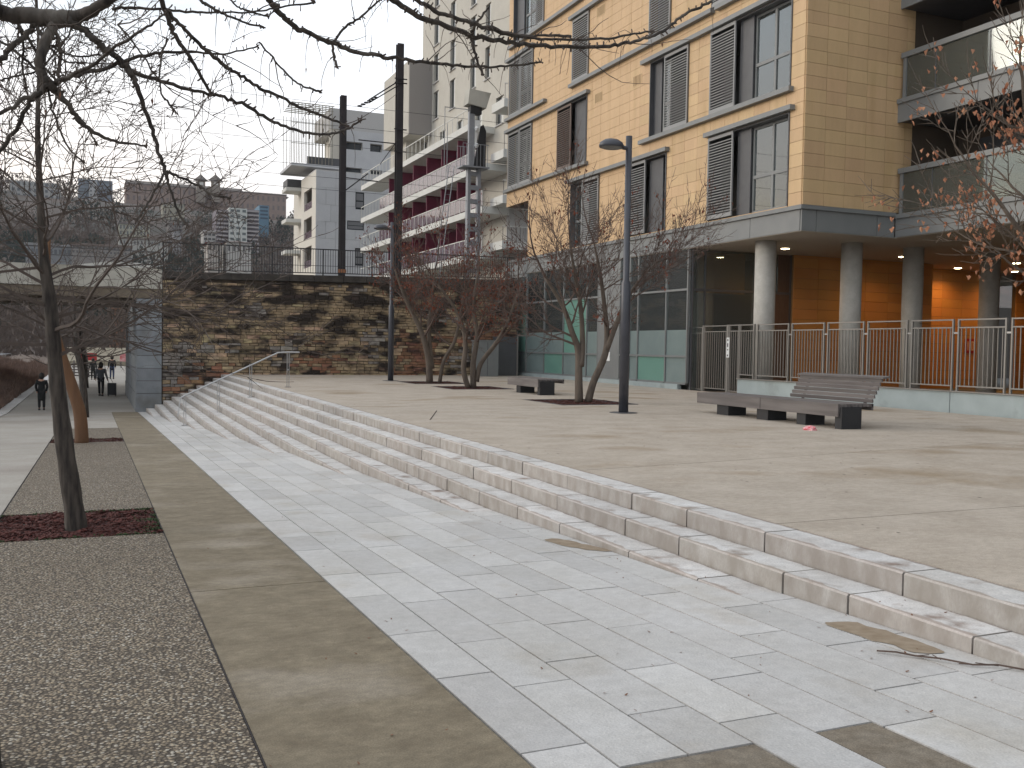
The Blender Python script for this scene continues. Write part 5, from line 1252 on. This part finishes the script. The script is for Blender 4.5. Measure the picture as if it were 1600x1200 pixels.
# ------------------------------------------------------------------ trees
def rvec(rng, s=1): return Vector((rng.gauss(0, s), rng.gauss(0, s), rng.gauss(0, s)))
def grow(mb, p, d, L, r, lev, rng, pr, tips):
    """one branch as a bent tapering tube, then its side shoots"""
    r = max(r, pr.get('rmin', .0022)*2.2)
    n = max(3, int(L/pr['seg'][min(lev, len(pr['seg'])-1)])); pts = [p]; rad = [r]; dd = d.normalized(); q = p.copy()
    up_ = pr['up'][min(lev, len(pr['up'])-1)]
    for i in range(n):
        dd = (dd+rvec(rng, pr['wob'])+Vector((0, 0, up_))).normalized(); q = q+dd*(L/n); pts.append(q.copy()); rad.append(max(r*(1-.72*(i+1)/n), pr.get('rmin', .0022)))
    mb.tube(pts, rad, 6 if lev == 0 else 4 if lev == 1 else 3, False)
    if lev >= pr['lev']: tips.append((pts[-1], dd)); tips.append((pts[len(pts)//2], dd)); return
    k = pr['n'][min(lev, len(pr['n'])-1)]
    for i in range(k):
        t = (pr['t0']+(1-pr['t0'])*(i+rng.random())/k); j = min(int(t*n), n-1); fr = t*n-j
        b = pts[j].lerp(pts[j+1], fr); ax = (pts[j+1]-pts[j]).normalized()
        s = ax.orthogonal().normalized(); s.rotate(Matrix.Rotation(rng.uniform(0, 2*pi), 3, ax)); a = pr['ang']*rng.uniform(.7, 1.25)
        nd = ax*cos(a)+s*sin(a)
        grow(mb, b, nd, L*pr['len']*rng.uniform(.6, 1.15)*(1.15-.5*t), r*(1-.6*t)*pr['rr'], lev+1, rng, pr, tips)
    grow(mb, pts[-1], dd, L*.55, rad[-1], lev+1, rng, pr, tips)
def leaves(mb, tips, n, s, rng, spread=.1, hang=.5, clus=3):
    for _ in range(n):
        p, d = tips[int(rng.random()*len(tips))]; p = p+rvec(rng, spread*.3)
        for _ in range(rng.randint(1, clus)):
            c = p+rvec(rng, spread*.45); a = rng.uniform(0, 2*pi); k = s*rng.uniform(.6, 1.2); e = Vector((cos(a), sin(a), rng.uniform(-.4, .2))).normalized(); w = Vector((-sin(a), cos(a), rng.uniform(-.5, .5)))
            dn = Vector((0, 0, -hang))
            m1 = c+(e*.4+dn*.6)*k; tip = c+(e*.5+dn*1.9)*k
            mb.quad(c, m1+w*k*.45, tip, m1-w*k*.2); mb.quad(c, m1+w*k*.45+e*k*.1, m1-w*k*.4+e*k*.25, tip)
def smooth_path(P, k=4):
    out = []
    for i in range(len(P)-1):
        a, b, c, d = P[max(i-1, 0)], P[i], P[i+1], P[min(i+2, len(P)-1)]
        for j in range(k):
            t = j/k; out.append(tuple(.5*((2*b[m])+(-a[m]+c[m])*t+(2*a[m]-5*b[m]+4*c[m]-d[m])*t*t+(-a[m]+3*b[m]-3*c[m]+d[m])*t**3) for m in range(len(b))))
    out.append(tuple(P[-1])); return out
# nearest slanting tree of the row
R = random.Random(41)
t1 = thing('bare_tree', 'nearest bare tree with a dark slanting trunk rising from the dark red mulch', 'tree', (-.17, 10.26, -.44), 'row of trees in the gravel strip')
path = [(-.165, 10.26, -.5, .118), (-.18, 10.26, -.30, .094), (-.27, 10.26, .38, .083), (-.345, 10.26, 1.1, .069), (-.39, 10.26, 1.72, .061), (-.45, 10.26, 2.2, .048), (-.48, 10.26, 2.8, .032), (-.50, 10.26, 3.4, .024), (-.49, 10.3, 4.1, .014), (-.52, 10.2, 5.0, .008)]
sp = smooth_path(path, 5)
MB().tube([p[:3] for p in sp], [p[3]*(1+.05*sin(i*1.9)) for i, p in enumerate(sp)], 16).build('trunk', m_barkT, t1, True)
mb = MB(); tips = []
pr = dict(lev=4, seg=[.22, .16, .12, .1, .08], up=[.02, .015, .01, .0], wob=.11, n=[8, 6, 5, 2], t0=.15, ang=.75, len=.55, rr=.62, rmin=.0022)
for i in range(29):
    t = .36+.59*(i+R.random())/29; q = sp[int(t*(len(sp)-1))]; a = i*2.4+R.uniform(-.4, .4)
    L = (2.1 if q[2] < 2.9 else 1.6)*R.uniform(.7, 1.1)*(1.15-.5*t); el = R.uniform(-.1, .55) if q[2] < 2.2 else R.uniform(.3, 1.0)
    grow(mb, Vector(q[:3]), Vector((cos(a)*cos(el), sin(a)*cos(el)*.8, sin(el))), L, q[3]*.36, 1, R, pr, tips)
mb.build('crown', m_bark, t1)
# the second, with its brown stake-like stem
R = random.Random(4)
t2 = thing('bare_tree', 'smaller leaning brown trunk in the second mulch strip behind the slanting tree', 'tree', (-.26, 23, -.83), 'row of trees in the gravel strip')
sp = smooth_path([(-.26, 23, -.9, .15), (-.30, 23, -.2, .135), (-.46, 23, .4, .125), (-.72, 23, 1.25, .11), (-.85, 23, 1.9, .09), (-.92, 23, 2.7, .06), (-.9, 23, 3.6, .03)], 4)
MB().tube([p[:3] for p in sp], [p[3] for p in sp], 12).build('trunk', m_stake, t2, True)
mb = MB(); tips = []
for i in range(22):
    t = .5+.48*(i+R.random())/22; q = sp[int(t*(len(sp)-1))]; a = i*2.4; el = R.uniform(-.1, .8)
    grow(mb, Vector(q[:3]), Vector((cos(a)*cos(el), sin(a)*cos(el), sin(el))), 2.0*R.uniform(.6, 1.1), q[3]*.33, 1, R, dict(pr, lev=4, n=[6, 5, 3, 2]), tips)
mb.build('crown', m_bark, t2)
R = random.Random(8)
for (x, y, lb) in ((-.3, 36.2, 'bare tree of the row just before the bridge'), (-.45, 62, 'bare tree seen through the bridge opening'), (-.5, 80.6, 'bare tree rising from the slatted seat beyond the bridge')):
    t = thing('bare_tree', lb, 'tree', (x, y, -1.3), 'row of trees in the gravel strip'); z = -1.4
    if y < 40: z = LZ(y)-.05
    sp = smooth_path([(x, y, z, .13), (x-.1, y, z+1.5, .11), (x-.3, y, z+2.6, .08), (x-.35, y, z+4.2, .03)], 3)
    MB().tube([p[:3] for p in sp], [p[3] for p in sp], 8).build('trunk', m_barkT, t, True)
    mb = MB(); tips = []
    for i in range(14):
        q = sp[int((.5+.48*i/14)*(len(sp)-1))]; a = i*2.4; el = R.uniform(0, .8)
        grow(mb, Vector(q[:3]), Vector((cos(a)*cos(el), sin(a)*cos(el), sin(el))), 2.0*R.uniform(.6, 1.1), q[3]*.35, 2, R, dict(pr, lev=4, n=[4, 4, 4, 3]), tips)
    mb.build('crown', m_bark, t)
# plaza trees: several stems, fine upswept twigs, a few rust-coloured leaves left
def ptree(seed, x, y, stems, label, nleaf, H, spread, mat=m_leafR, tw=m_barkR, ls=.075, lev=4):
    R = random.Random(seed); z = PZ(y); t = thing('plaza_tree', label, 'tree', (x, y, z), 'bare trees on the plaza')
    mb = MB(); cr = MB(); tips = []
    prp = dict(lev=lev, seg=[.3, .2, .14, .1, .09], up=[.09, .08, .06, .05], wob=.10, n=[7, 6, 5, 2], t0=.2, ang=.68, len=.57, rr=.6, rmin=.0034)
    for st_ in stems:
        sp = smooth_path([(x+a, y+b, z+c, r) for a, b, c, r in st_], 4)
        mb.tube([p[:3] for p in sp], [p[3] for p in sp], 10)
        n = 7
        for i in range(n):
            tt = .45+.53*(i+R.random())/n; q = sp[int(tt*(len(sp)-1))]; ax = Vector(sp[-1][:3])-Vector(sp[0][:3]); ang = R.uniform(0, 2*pi); el = R.uniform(.0, .9)
            out = Vector((q[0]-x, (q[1]-y), 0)); out = out.normalized()*.5 if out.length > .1 else Vector()
            d = Vector((cos(ang)*cos(el), sin(ang)*cos(el), sin(el)+.15))+out
            grow(cr, Vector(q[:3]), d, spread*R.uniform(.6, 1.0), q[3]*.5, 1, R, prp, tips)
        grow(cr, Vector(sp[-1][:3]), Vector(sp[-1][:3])-Vector(sp[-4][:3]), spread*.9, sp[-1][3], 1, R, prp, tips)
    mb.build('trunk', m_barkP, t, True); cr.build('crown', tw, t)
    lf = MB(); leaves(lf, tips, nleaf, ls, R, .16, .6, 4); tag(lf.build('leaves', mat, t), kind='stuff')
    return t
ptree(51, 11.3, 21.5, [[(-.10, 0, 0, .11), (-.12, 0, .6, .095), (-.1, .1, 1.3, .085), (-.28, .1, 1.75, .07), (-.5, .2, 2.4, .055), (-.95, .3, 3.1, .04)],
    [(-.06, 0, .9, .08), (.02, .1, 1.5, .07), (.0, .2, 2.4, .055), (-.2, .2, 3.3, .04), (-.35, .2, 4.1, .02)],
    [(.16, 0, 0, .10), (.30, .0, .5, .09), (.62, 0, 1.2, .085), (.72, .1, 1.75, .07), (.62, .1, 2.5, .055), (.5, .1, 3.2, .045), (.3, .1, 4.0, .02)],
    [(.66, 0, 1.3, .07), (.88, -.1, 2.0, .06), (1.15, -.1, 2.6, .05), (1.6, -.1, 3.2, .03), (2.1, -.2, 3.7, .015)]], 'nearest bare plaza tree with two forking trunks in front of the glazed ground floor', 110, 5.7, 1.75)
ptree(52, 11.25, 29.0, [[(-.18, 0, 0, .09), (-.35, 0, .6, .085), (-.30, 0, 1.5, .075), (-.55, .1, 2.4, .055), (-1.2, .2, 3.3, .03)],
    [(.0, 0, 0, .10), (-.02, 0, .8, .09), (.1, 0, 1.7, .075), (.0, .1, 2.7, .055), (.15, .1, 3.8, .03)],
    [(.1, 0, .2, .09), (.25, 0, .8, .075), (.8, 0, 1.5, .07), (1.2, 0, 2.2, .055), (1.5, 0, 3.1, .03)]], 'middle plaza tree with three curving trunks and rust-coloured leaves', 480, 5.7, 1.6)
ptree(53, 11.15, 32.9, [[(-.08, 0, 0, .13), (-.15, 0, .9, .11), (-.45, 0, 1.9, .09), (-1.0, .1, 3.0, .06), (-1.4, .1, 4.0, .03)],
    [(.0, 0, .5, .10), (-.1, .1, 1.8, .08), (.0, .1, 2.9, .06), (.1, .1, 4.0, .03)],
    [(.3, 0, 0, .07), (.45, 0, .8, .065), (.85, 0, 1.5, .06), (1.05, 0, 2.4, .05), (1.2, 0, 3.4, .03)]], 'farthest plaza tree close to the stone wall, with a thick main stem', 560, 5.4, 1.6)
# tree just outside the right edge, dry pale leaves
ptree(57, 12.25, 8.7, [[(0, 0, 0, .12), (0, 0, 1.5, .1), (-.2, .1, 2.6, .08), (-.6, .2, 3.6, .055), (-1.0, .3, 4.4, .03)], [(0, 0, 1.2, .08), (.3, .1, 2.5, .07), (.2, .3, 4.0, .05), (0, .3, 5.4, .03)],
    [(0, 0, 1.0, .08), (-.4, .1, 1.9, .06), (-.9, .2, 2.7, .045), (-1.4, .3, 3.3, .025)]], 'tree at the right edge reaching in with clusters of pale dry orange leaves', 330, 5.7, 1.4, m_leafP, m_barkP, .07, 3)

# ------------------------------------------------------------------ the near tree whose limbs hang into the top of the view
R = random.Random(99)
nt_ = thing('overhanging_tree', 'large bare tree whose knotted dark limbs hang across the top of the view', 'tree', (-.5, 4.05, -.25))
tr = smooth_path([(-.46, 4.1, -.3, .135), (-.50, 4.1, .6, .115), (-.66, 4.12, 1.6, .105), (-.86, 4.15, 2.35, .095), (-.98, 4.2, 2.9, .085), (-.86, 4.2, 3.02, .065), (-0.399, 5.0366, 2.895)+(.034,)], 5)
MB().tube([p[:3] for p in tr], [p[3] for p in tr], 16).build('trunk', m_barkT, nt_, True)
limbs = [[(-0.399, 5.0366, 2.895, 0.0345), (-0.2645, 4.9774, 2.8799, 0.0374), (-0.1434, 4.9246, 2.8762, 0.0402), (-0.0708, 4.8934, 2.8834, 0.0316), (0.0045, 4.8071, 2.9084, 0.0256), (0.1096, 4.709, 2.9617, 0.0211)],
    [(-0.1623, 4.9323, 2.8641, 0.023), (-0.203, 4.8912, 2.7598, 0.0227), (-0.2269, 4.8425, 2.6492, 0.0211), (-0.2164, 4.8352, 2.5835, 0.0211), (-0.1796, 4.8173, 2.5383, 0.0197), (-0.1178, 4.8425, 2.4774, 0.0128), (-0.0707, 4.8741, 2.4174, 0.0115), (-0.0008, 4.841, 2.3512, 0.0086), (0.0863, 4.8567, 2.328, 0.0065), (0.2138, 4.8554, 2.3168, 0.0044)],
    [(-0.1848, 4.8198, 2.544, 0.0112), (-0.2781, 4.7475, 2.4512, 0.0096), (-0.3717, 4.6754, 2.3616, 0.008), (-0.5094, 4.6226, 2.2769, 0.0065)],
    [(-0.1848, 4.8196, 2.5382, 0.0112), (-0.2716, 4.8542, 2.4622, 0.0098), (-0.3163, 4.8695, 2.3611, 0.0098), (-0.3899, 4.8967, 2.2452, 0.0084), (-0.4687, 4.9256, 2.1149, 0.007)],
    [(-0.1796, 4.8176, 2.544, 0.0112), (-0.0886, 4.8348, 2.5996, 0.0099), (0.0315, 4.8391, 2.6449, 0.0093), (0.1543, 4.8428, 2.7087, 0.0087), (0.2798, 4.8447, 2.7556, 0.0074), (0.3985, 4.9037, 2.7908, 0.006), (0.5796, 4.935, 2.8147, 0.0046), (0.7446, 4.9752, 2.8828, 0.0039)],
    [(-0.169, 4.8132, 2.55, 0.0098), (-0.0213, 4.6419, 2.5986, 0.0082), (0.1045, 4.481, 2.6706, 0.0067), (0.1998, 4.3321, 2.7106, 0.0052), (0.2634, 4.3067, 2.7651, 0.0039)],
    [(-0.0977, 4.9041, 2.8594, 0.0201), (-0.0546, 4.8842, 2.8309, 0.0158), (0.0046, 4.8559, 2.7704, 0.0144), (0.0799, 4.8207, 2.7102, 0.0144), (0.1391, 4.7923, 2.6468, 0.0137), (0.1714, 4.7757, 2.5829, 0.0122), (0.2087, 4.8103, 2.4933, 0.0102), (0.2469, 4.8439, 2.3863, 0.0096), (0.2744, 4.8276, 2.2819, 0.0088), (0.3019, 4.8122, 2.1984, 0.0088), (0.3212, 4.8005, 2.1179, 0.0059), (0.3487, 4.7852, 2.0374, 0.0059), (0.39, 4.7638, 1.9542, 0.0059)],
    [(0.3019, 4.8122, 2.1984, 0.0074), (0.3804, 4.8318, 2.1784, 0.0059), (0.4549, 4.8529, 2.1514, 0.006), (0.5252, 4.8204, 2.1067, 0.0053), (0.602, 4.8413, 2.1002, 0.0046)],
    [(0.3019, 4.8122, 2.1984, 0.0059), (0.2632, 4.7712, 2.1178, 0.0058), (0.2145, 4.7338, 2.021, 0.005), (0.1715, 4.7497, 1.9528, 0.005)],
    [(0.1499, 4.7872, 2.6353, 0.0101), (0.2798, 4.8393, 2.6237, 0.0088), (0.3942, 4.8433, 2.6029, 0.0082), (0.5111, 4.8464, 2.5875, 0.0075), (0.6304, 4.8484, 2.5715, 0.0091), (0.7377, 4.8543, 2.5233, 0.0084), (0.8472, 4.8596, 2.4833, 0.0078), (0.9736, 4.8581, 2.4553, 0.0071), (1.1023, 4.8572, 2.4684, 0.0063), (1.1886, 4.8758, 2.5069, 0.0056), (1.2485, 4.8515, 2.5504, 0.0048)],
    [(0.2674, 4.6398, 2.9474, 0.0126), (0.3024, 4.6762, 2.8761, 0.0114), (0.3409, 4.7111, 2.8058, 0.0101), (0.4128, 4.7303, 2.7044, 0.0087), (0.4669, 4.7582, 2.6301, 0.0074), (0.5167, 4.8439, 2.5876, 0.0075)],
    [(0.3024, 4.6773, 2.9022, 0.0085), (0.3677, 4.701, 2.8444, 0.0086), (0.4449, 4.7748, 2.8005, 0.0088), (0.5532, 4.8344, 2.7415, 0.009), (0.6429, 4.9036, 2.7188, 0.0084), (0.7387, 4.9697, 2.6876, 0.0086), (0.874, 5.0188, 2.6579, 0.008), (1.0141, 5.0654, 2.6191, 0.0074), (1.1591, 5.1103, 2.5914, 0.0067), (1.2371, 5.0752, 2.5622, 0.005)],
    [(0.7501, 4.7626, 3.076, 0.015), (0.8095, 4.8448, 3.0506, 0.0146), (0.8854, 4.9191, 3.0068, 0.0141), (0.9938, 4.9803, 2.9864, 0.0128), (1.1363, 5.0266, 2.9677, 0.0123), (1.2838, 5.071, 2.9537, 0.0117), (1.4362, 5.1144, 2.9657, 0.011), (1.5934, 5.1556, 2.977, 0.0095), (1.7886, 5.1803, 2.9881, 0.0088), (1.9898, 5.2026, 3.0059, 0.0072), (2.1972, 5.2231, 3.0419, 0.0064), (2.4247, 5.2356, 3.0974, 0.0056)],
    [(1.1363, 5.0266, 2.9677, 0.0065), (1.1975, 5.0036, 3.0554, 0.0065), (1.2739, 4.9728, 3.1134, 0.0057), (1.3748, 4.933, 3.2118, 0.0049)],
    [(1.1333, 5.0279, 2.9676, 0.0065), (1.1394, 5.023, 2.9111, 0.0074), (1.1547, 5.0137, 2.8481, 0.0074)],
    [(1.3683, 4.8255, 3.1825, 0.0144), (1.5032, 4.8745, 3.1475, 0.0147), (1.658, 4.915, 3.1168, 0.0142), (1.9013, 5.0278, 3.1237, 0.0139), (2.1187, 5.042, 3.1164, 0.0123), (2.4027, 5.1388, 3.165, 0.0119), (2.6895, 5.1243, 3.1933, 0.0112), (2.8963, 5.1454, 3.2393, 0.0104), (3.0905, 5.1731, 3.3129, 0.0096), (3.2713, 5.2074, 3.4036, 0.0098), (3.4079, 5.2615, 3.5116, 0.009), (3.5123, 5.2189, 3.5785, 0.009), (3.6533, 5.2699, 3.657, 0.0091)],
    [(1.4731, 4.78, 3.1844, 0.0112), (1.6255, 4.8214, 3.1497, 0.0114), (1.7827, 4.8614, 3.1326, 0.0108), (2.0147, 4.9797, 3.154, 0.0104), (2.2178, 5.0002, 3.1469, 0.0088), (2.427, 5.0192, 3.1677, 0.0072), (2.6766, 5.0213, 3.2035, 0.0073), (2.8812, 5.0438, 3.2613, 0.0065), (3.0913, 5.0643, 3.3278, 0.0057)],
    [(1.9823, 4.9941, 3.1605, 0.0078), (2.1517, 5.0292, 3.1529, 0.0071), (2.3168, 4.9576, 3.1595, 0.0071), (2.501, 4.9878, 3.1873, 0.009)],
    [(1.9576, 4.8989, 3.2384, 0.0051), (1.9067, 4.9181, 3.1682, 0.0068), (1.911, 5.0241, 3.138, 0.0087), (1.911, 5.0218, 3.0816, 0.0087), (1.9304, 5.0099, 2.9972, 0.0078), (1.9629, 4.992, 2.906, 0.0069)],
    [(-0.4162, 4.9241, 2.6314, 0.0126), (-0.3413, 4.95, 2.7283, 0.0128), (-0.2779, 4.9804, 2.8093, 0.0129), (-0.243, 4.9671, 2.8568, 0.0129)],
    [(-0.4218, 5.1521, 2.8089, 0.0059), (-0.3255, 5.1072, 2.7357, 0.0066), (-0.2567, 5.0745, 2.668, 0.0059), (-0.2017, 5.0479, 2.603, 0.0059)],
    [(-0.3475, 5.1238, 2.9061, 0.0074), (-0.32, 5.1097, 2.8557, 0.0074), (-0.2705, 5.0851, 2.7816, 0.0074), (-0.2292, 5.0635, 2.6924, 0.0066), (-0.1659, 5.0329, 2.6186, 0.0059)],
    [(0.0718, 4.8329, 2.9211, 0.0057), (0.1391, 4.8039, 2.9282, 0.0072), (0.2467, 4.757, 2.9243, 0.0057), (0.4174, 4.7929, 2.9499, 0.0059), (0.5412, 4.7389, 2.9461, 0.0044), (0.7079, 4.7773, 2.9894, 0.0045), (0.8345, 4.7234, 3.0162, 0.0045), (0.9819, 4.7707, 3.0724, 0.0054)],
    [(0.4311, 4.7899, 3.0221, 0.0074), (0.4862, 4.7643, 2.9811, 0.0074), (0.5549, 4.7327, 2.9404, 0.0059), (0.6657, 4.7934, 2.9335, 0.0053), (0.736, 4.7621, 2.9164, 0.0053)],
    [(0.5687, 4.7302, 3.0246, 0.0044), (0.61, 4.7103, 2.9773, 0.0044), (0.6798, 4.7895, 2.9889, 0.0045), (0.7808, 4.8552, 2.9999, 0.0046)],
    [(0.3059, 4.7257, 2.7905, 0.0043), (0.279, 4.7338, 2.7021, 0.0043), (0.2709, 4.7331, 2.5994, 0.0043), (0.2871, 4.723, 2.5264, 0.0043), (0.3328, 4.7005, 2.4627, 0.0057)],
    [(0.0938, 4.71, 2.8182, 0.0049), (0.1491, 4.6831, 2.7505, 0.0042), (0.2017, 4.657, 2.6712, 0.0039), (0.2439, 4.6909, 2.6143, 0.0036)],
    [(-0.1676, 4.9327, 2.8171, 0.0086), (-0.1488, 4.9219, 2.753, 0.0086), (-0.1461, 4.9177, 2.6798, 0.0079), (-0.1551, 4.8637, 2.5984, 0.0078)],
    [(-0.3255, 5.1127, 2.8705, 0.0059), (-0.309, 5.1012, 2.7659, 0.0059), (-0.309, 5.0969, 2.661, 0.0051), (-0.2925, 5.0863, 2.5774, 0.0044)],
    [(-0.1927, 4.8223, 2.5209, 0.0056), (-0.1743, 4.8108, 2.4353, 0.0049), (-0.1497, 4.8516, 2.3609, 0.005), (-0.1084, 4.8848, 2.2789, 0.0043), (-0.0492, 4.8567, 2.2214, 0.0043)],
    [(-0.0707, 4.8747, 2.432, 0.0043), (-0.0223, 4.8507, 2.3596, 0.0043), (0.01, 4.8343, 2.3016, 0.0036)],
    [(-0.3899, 4.9097, 2.5603, 0.0042), (-0.311, 4.8763, 2.5818, 0.0042), (-0.2322, 4.843, 2.6061, 0.0042), (-0.1817, 4.8786, 2.679, 0.0043), (-0.1391, 4.8623, 2.732, 0.0043), (-0.0977, 4.9027, 2.8272, 0.0043)],
    [(-0.251, 4.9705, 2.8537, 0.0057), (-0.2107, 4.95, 2.7812, 0.0057), (-0.1569, 4.9244, 2.7294, 0.005), (-0.0761, 4.8882, 2.7016, 0.0043), (0.0182, 4.9028, 2.727, 0.0044)],
    [(-0.2645, 4.977, 2.8681, 0.0057), (-0.1972, 4.9429, 2.7521, 0.0057), (-0.1434, 4.9169, 2.6886, 0.0043), (-0.0977, 4.8963, 2.6719, 0.0043), (-0.0492, 4.8753, 2.6727, 0.0043)],
    [(0.7534, 4.9723, 2.9053, 0.0047), (0.844, 5.0395, 2.8434, 0.0048), (0.9189, 5.0034, 2.7566, 0.0048), (0.9988, 5.0771, 2.7421, 0.0049), (1.0752, 5.0429, 2.7168, 0.0065)]]
lm, tw, lf = MB(), MB(), MB(); ends = []
for L_ in limbs:
    sp = smooth_path(L_, 6)
    pts = [Vector(p[:3]) for p in sp]; rad = []
    for i, p in enumerate(sp): rad.append(p[3]*(1+.10*noise.noise(Vector((p[0]*30, p[1]*30, p[2]*30)))))
    for i in range(1, len(pts)-1): pts[i] = pts[i]+rvec(R, rad[i]*(.38 if rad[i] < .02 else .10))
    lm.tube(pts, rad, 10 if rad[0] > .015 else 7)
    tot = sum((b-a).length for a, b in zip(pts, pts[1:])); step = .035 if rad[0] < .02 else .06
    nx_ = 0
    for a, b, r in zip(pts, pts[1:], rad):
        seg = (b-a).length; d = (b-a).normalized(); u = nx_
        while True:
            if u >= seg: nx_ = u-seg; break
            c = a+d*u; s = d.orthogonal().normalized(); s.rotate(Matrix.Rotation(R.uniform(0, 2*pi), 3, d))
            if r < .014 and R.random() < .022:
                grow(tw, c, s*.7+d*.7, R.uniform(.3, .6), .004, 3, R, dict(lev=4, seg=[.1, .1, .1, .06, .05], up=[0], wob=.15, n=[3, 3, 3, 4], t0=.2, ang=.7, len=.5, rr=.7, rmin=.0014), [])
            if r < .02:      # short knobbly spurs
                l_ = R.uniform(.006, .02); tw.tube([c, c+(s+d*.4)*l_, c+(s+d*.3)*(l_+.012)], [r*.45, r*.38+.0012, .0022+r*.2], 4)
            if R.random() < (.26 if r < .016 else .07):      # thin hanging stalks
                q = c.copy(); e = (s+Vector((0, 0, .2))).normalized(); P = [q]; Ln = R.uniform(.06, .22)
                for _ in range(4): e = (e*.75+Vector((0, 0, -.55))+rvec(R, .12)).normalized(); q = q+e*Ln/4; P.append(q)
                tw.tube(P, [.0024, .002, .0017, .0014, .0012], 3)
                if R.random() < .13:
                    k = R.uniform(.008, .016); w = Vector((R.uniform(-1, 1), R.uniform(-1, 1), 0))*k*.5
                    lf.quad(q, q+w-Vector((0, 0, k)), q-Vector((0, 0, 2.6*k)), q-w*.7-Vector((0, 0, k*1.1)))
            if R.random() < (.035 if r < .02 else .015):      # longer side shoots
                e = (s*.8+d*.8+Vector((0, 0, -.1))).normalized(); q = c.copy(); P = [q]; Ln = R.uniform(.15, .5)
                for _ in range(6): e = (e+rvec(R, .12)+Vector((0, 0, .03))).normalized(); q = q+e*Ln/6; P.append(q)
                tw.tube(P, [.0036, .003, .0027, .0024, .002, .0017, .0012], 4)
            u += R.uniform(.4, 1.6)*step
    ends.append(pts[-1])
    if rad[-1] < .008:
        for _ in range(4): tw.tube([pts[-1], pts[-1]+rvec(R, .006), pts[-1]+rvec(R, .01)], [rad[-1], .004, .003], 5)
lm.build('limbs', m_barkT, nt_, True); tag(tw.build('twigs', m_bark, nt_), kind='stuff'); tag(lf.build('dry_pods', m_leafB, nt_), kind='stuff')
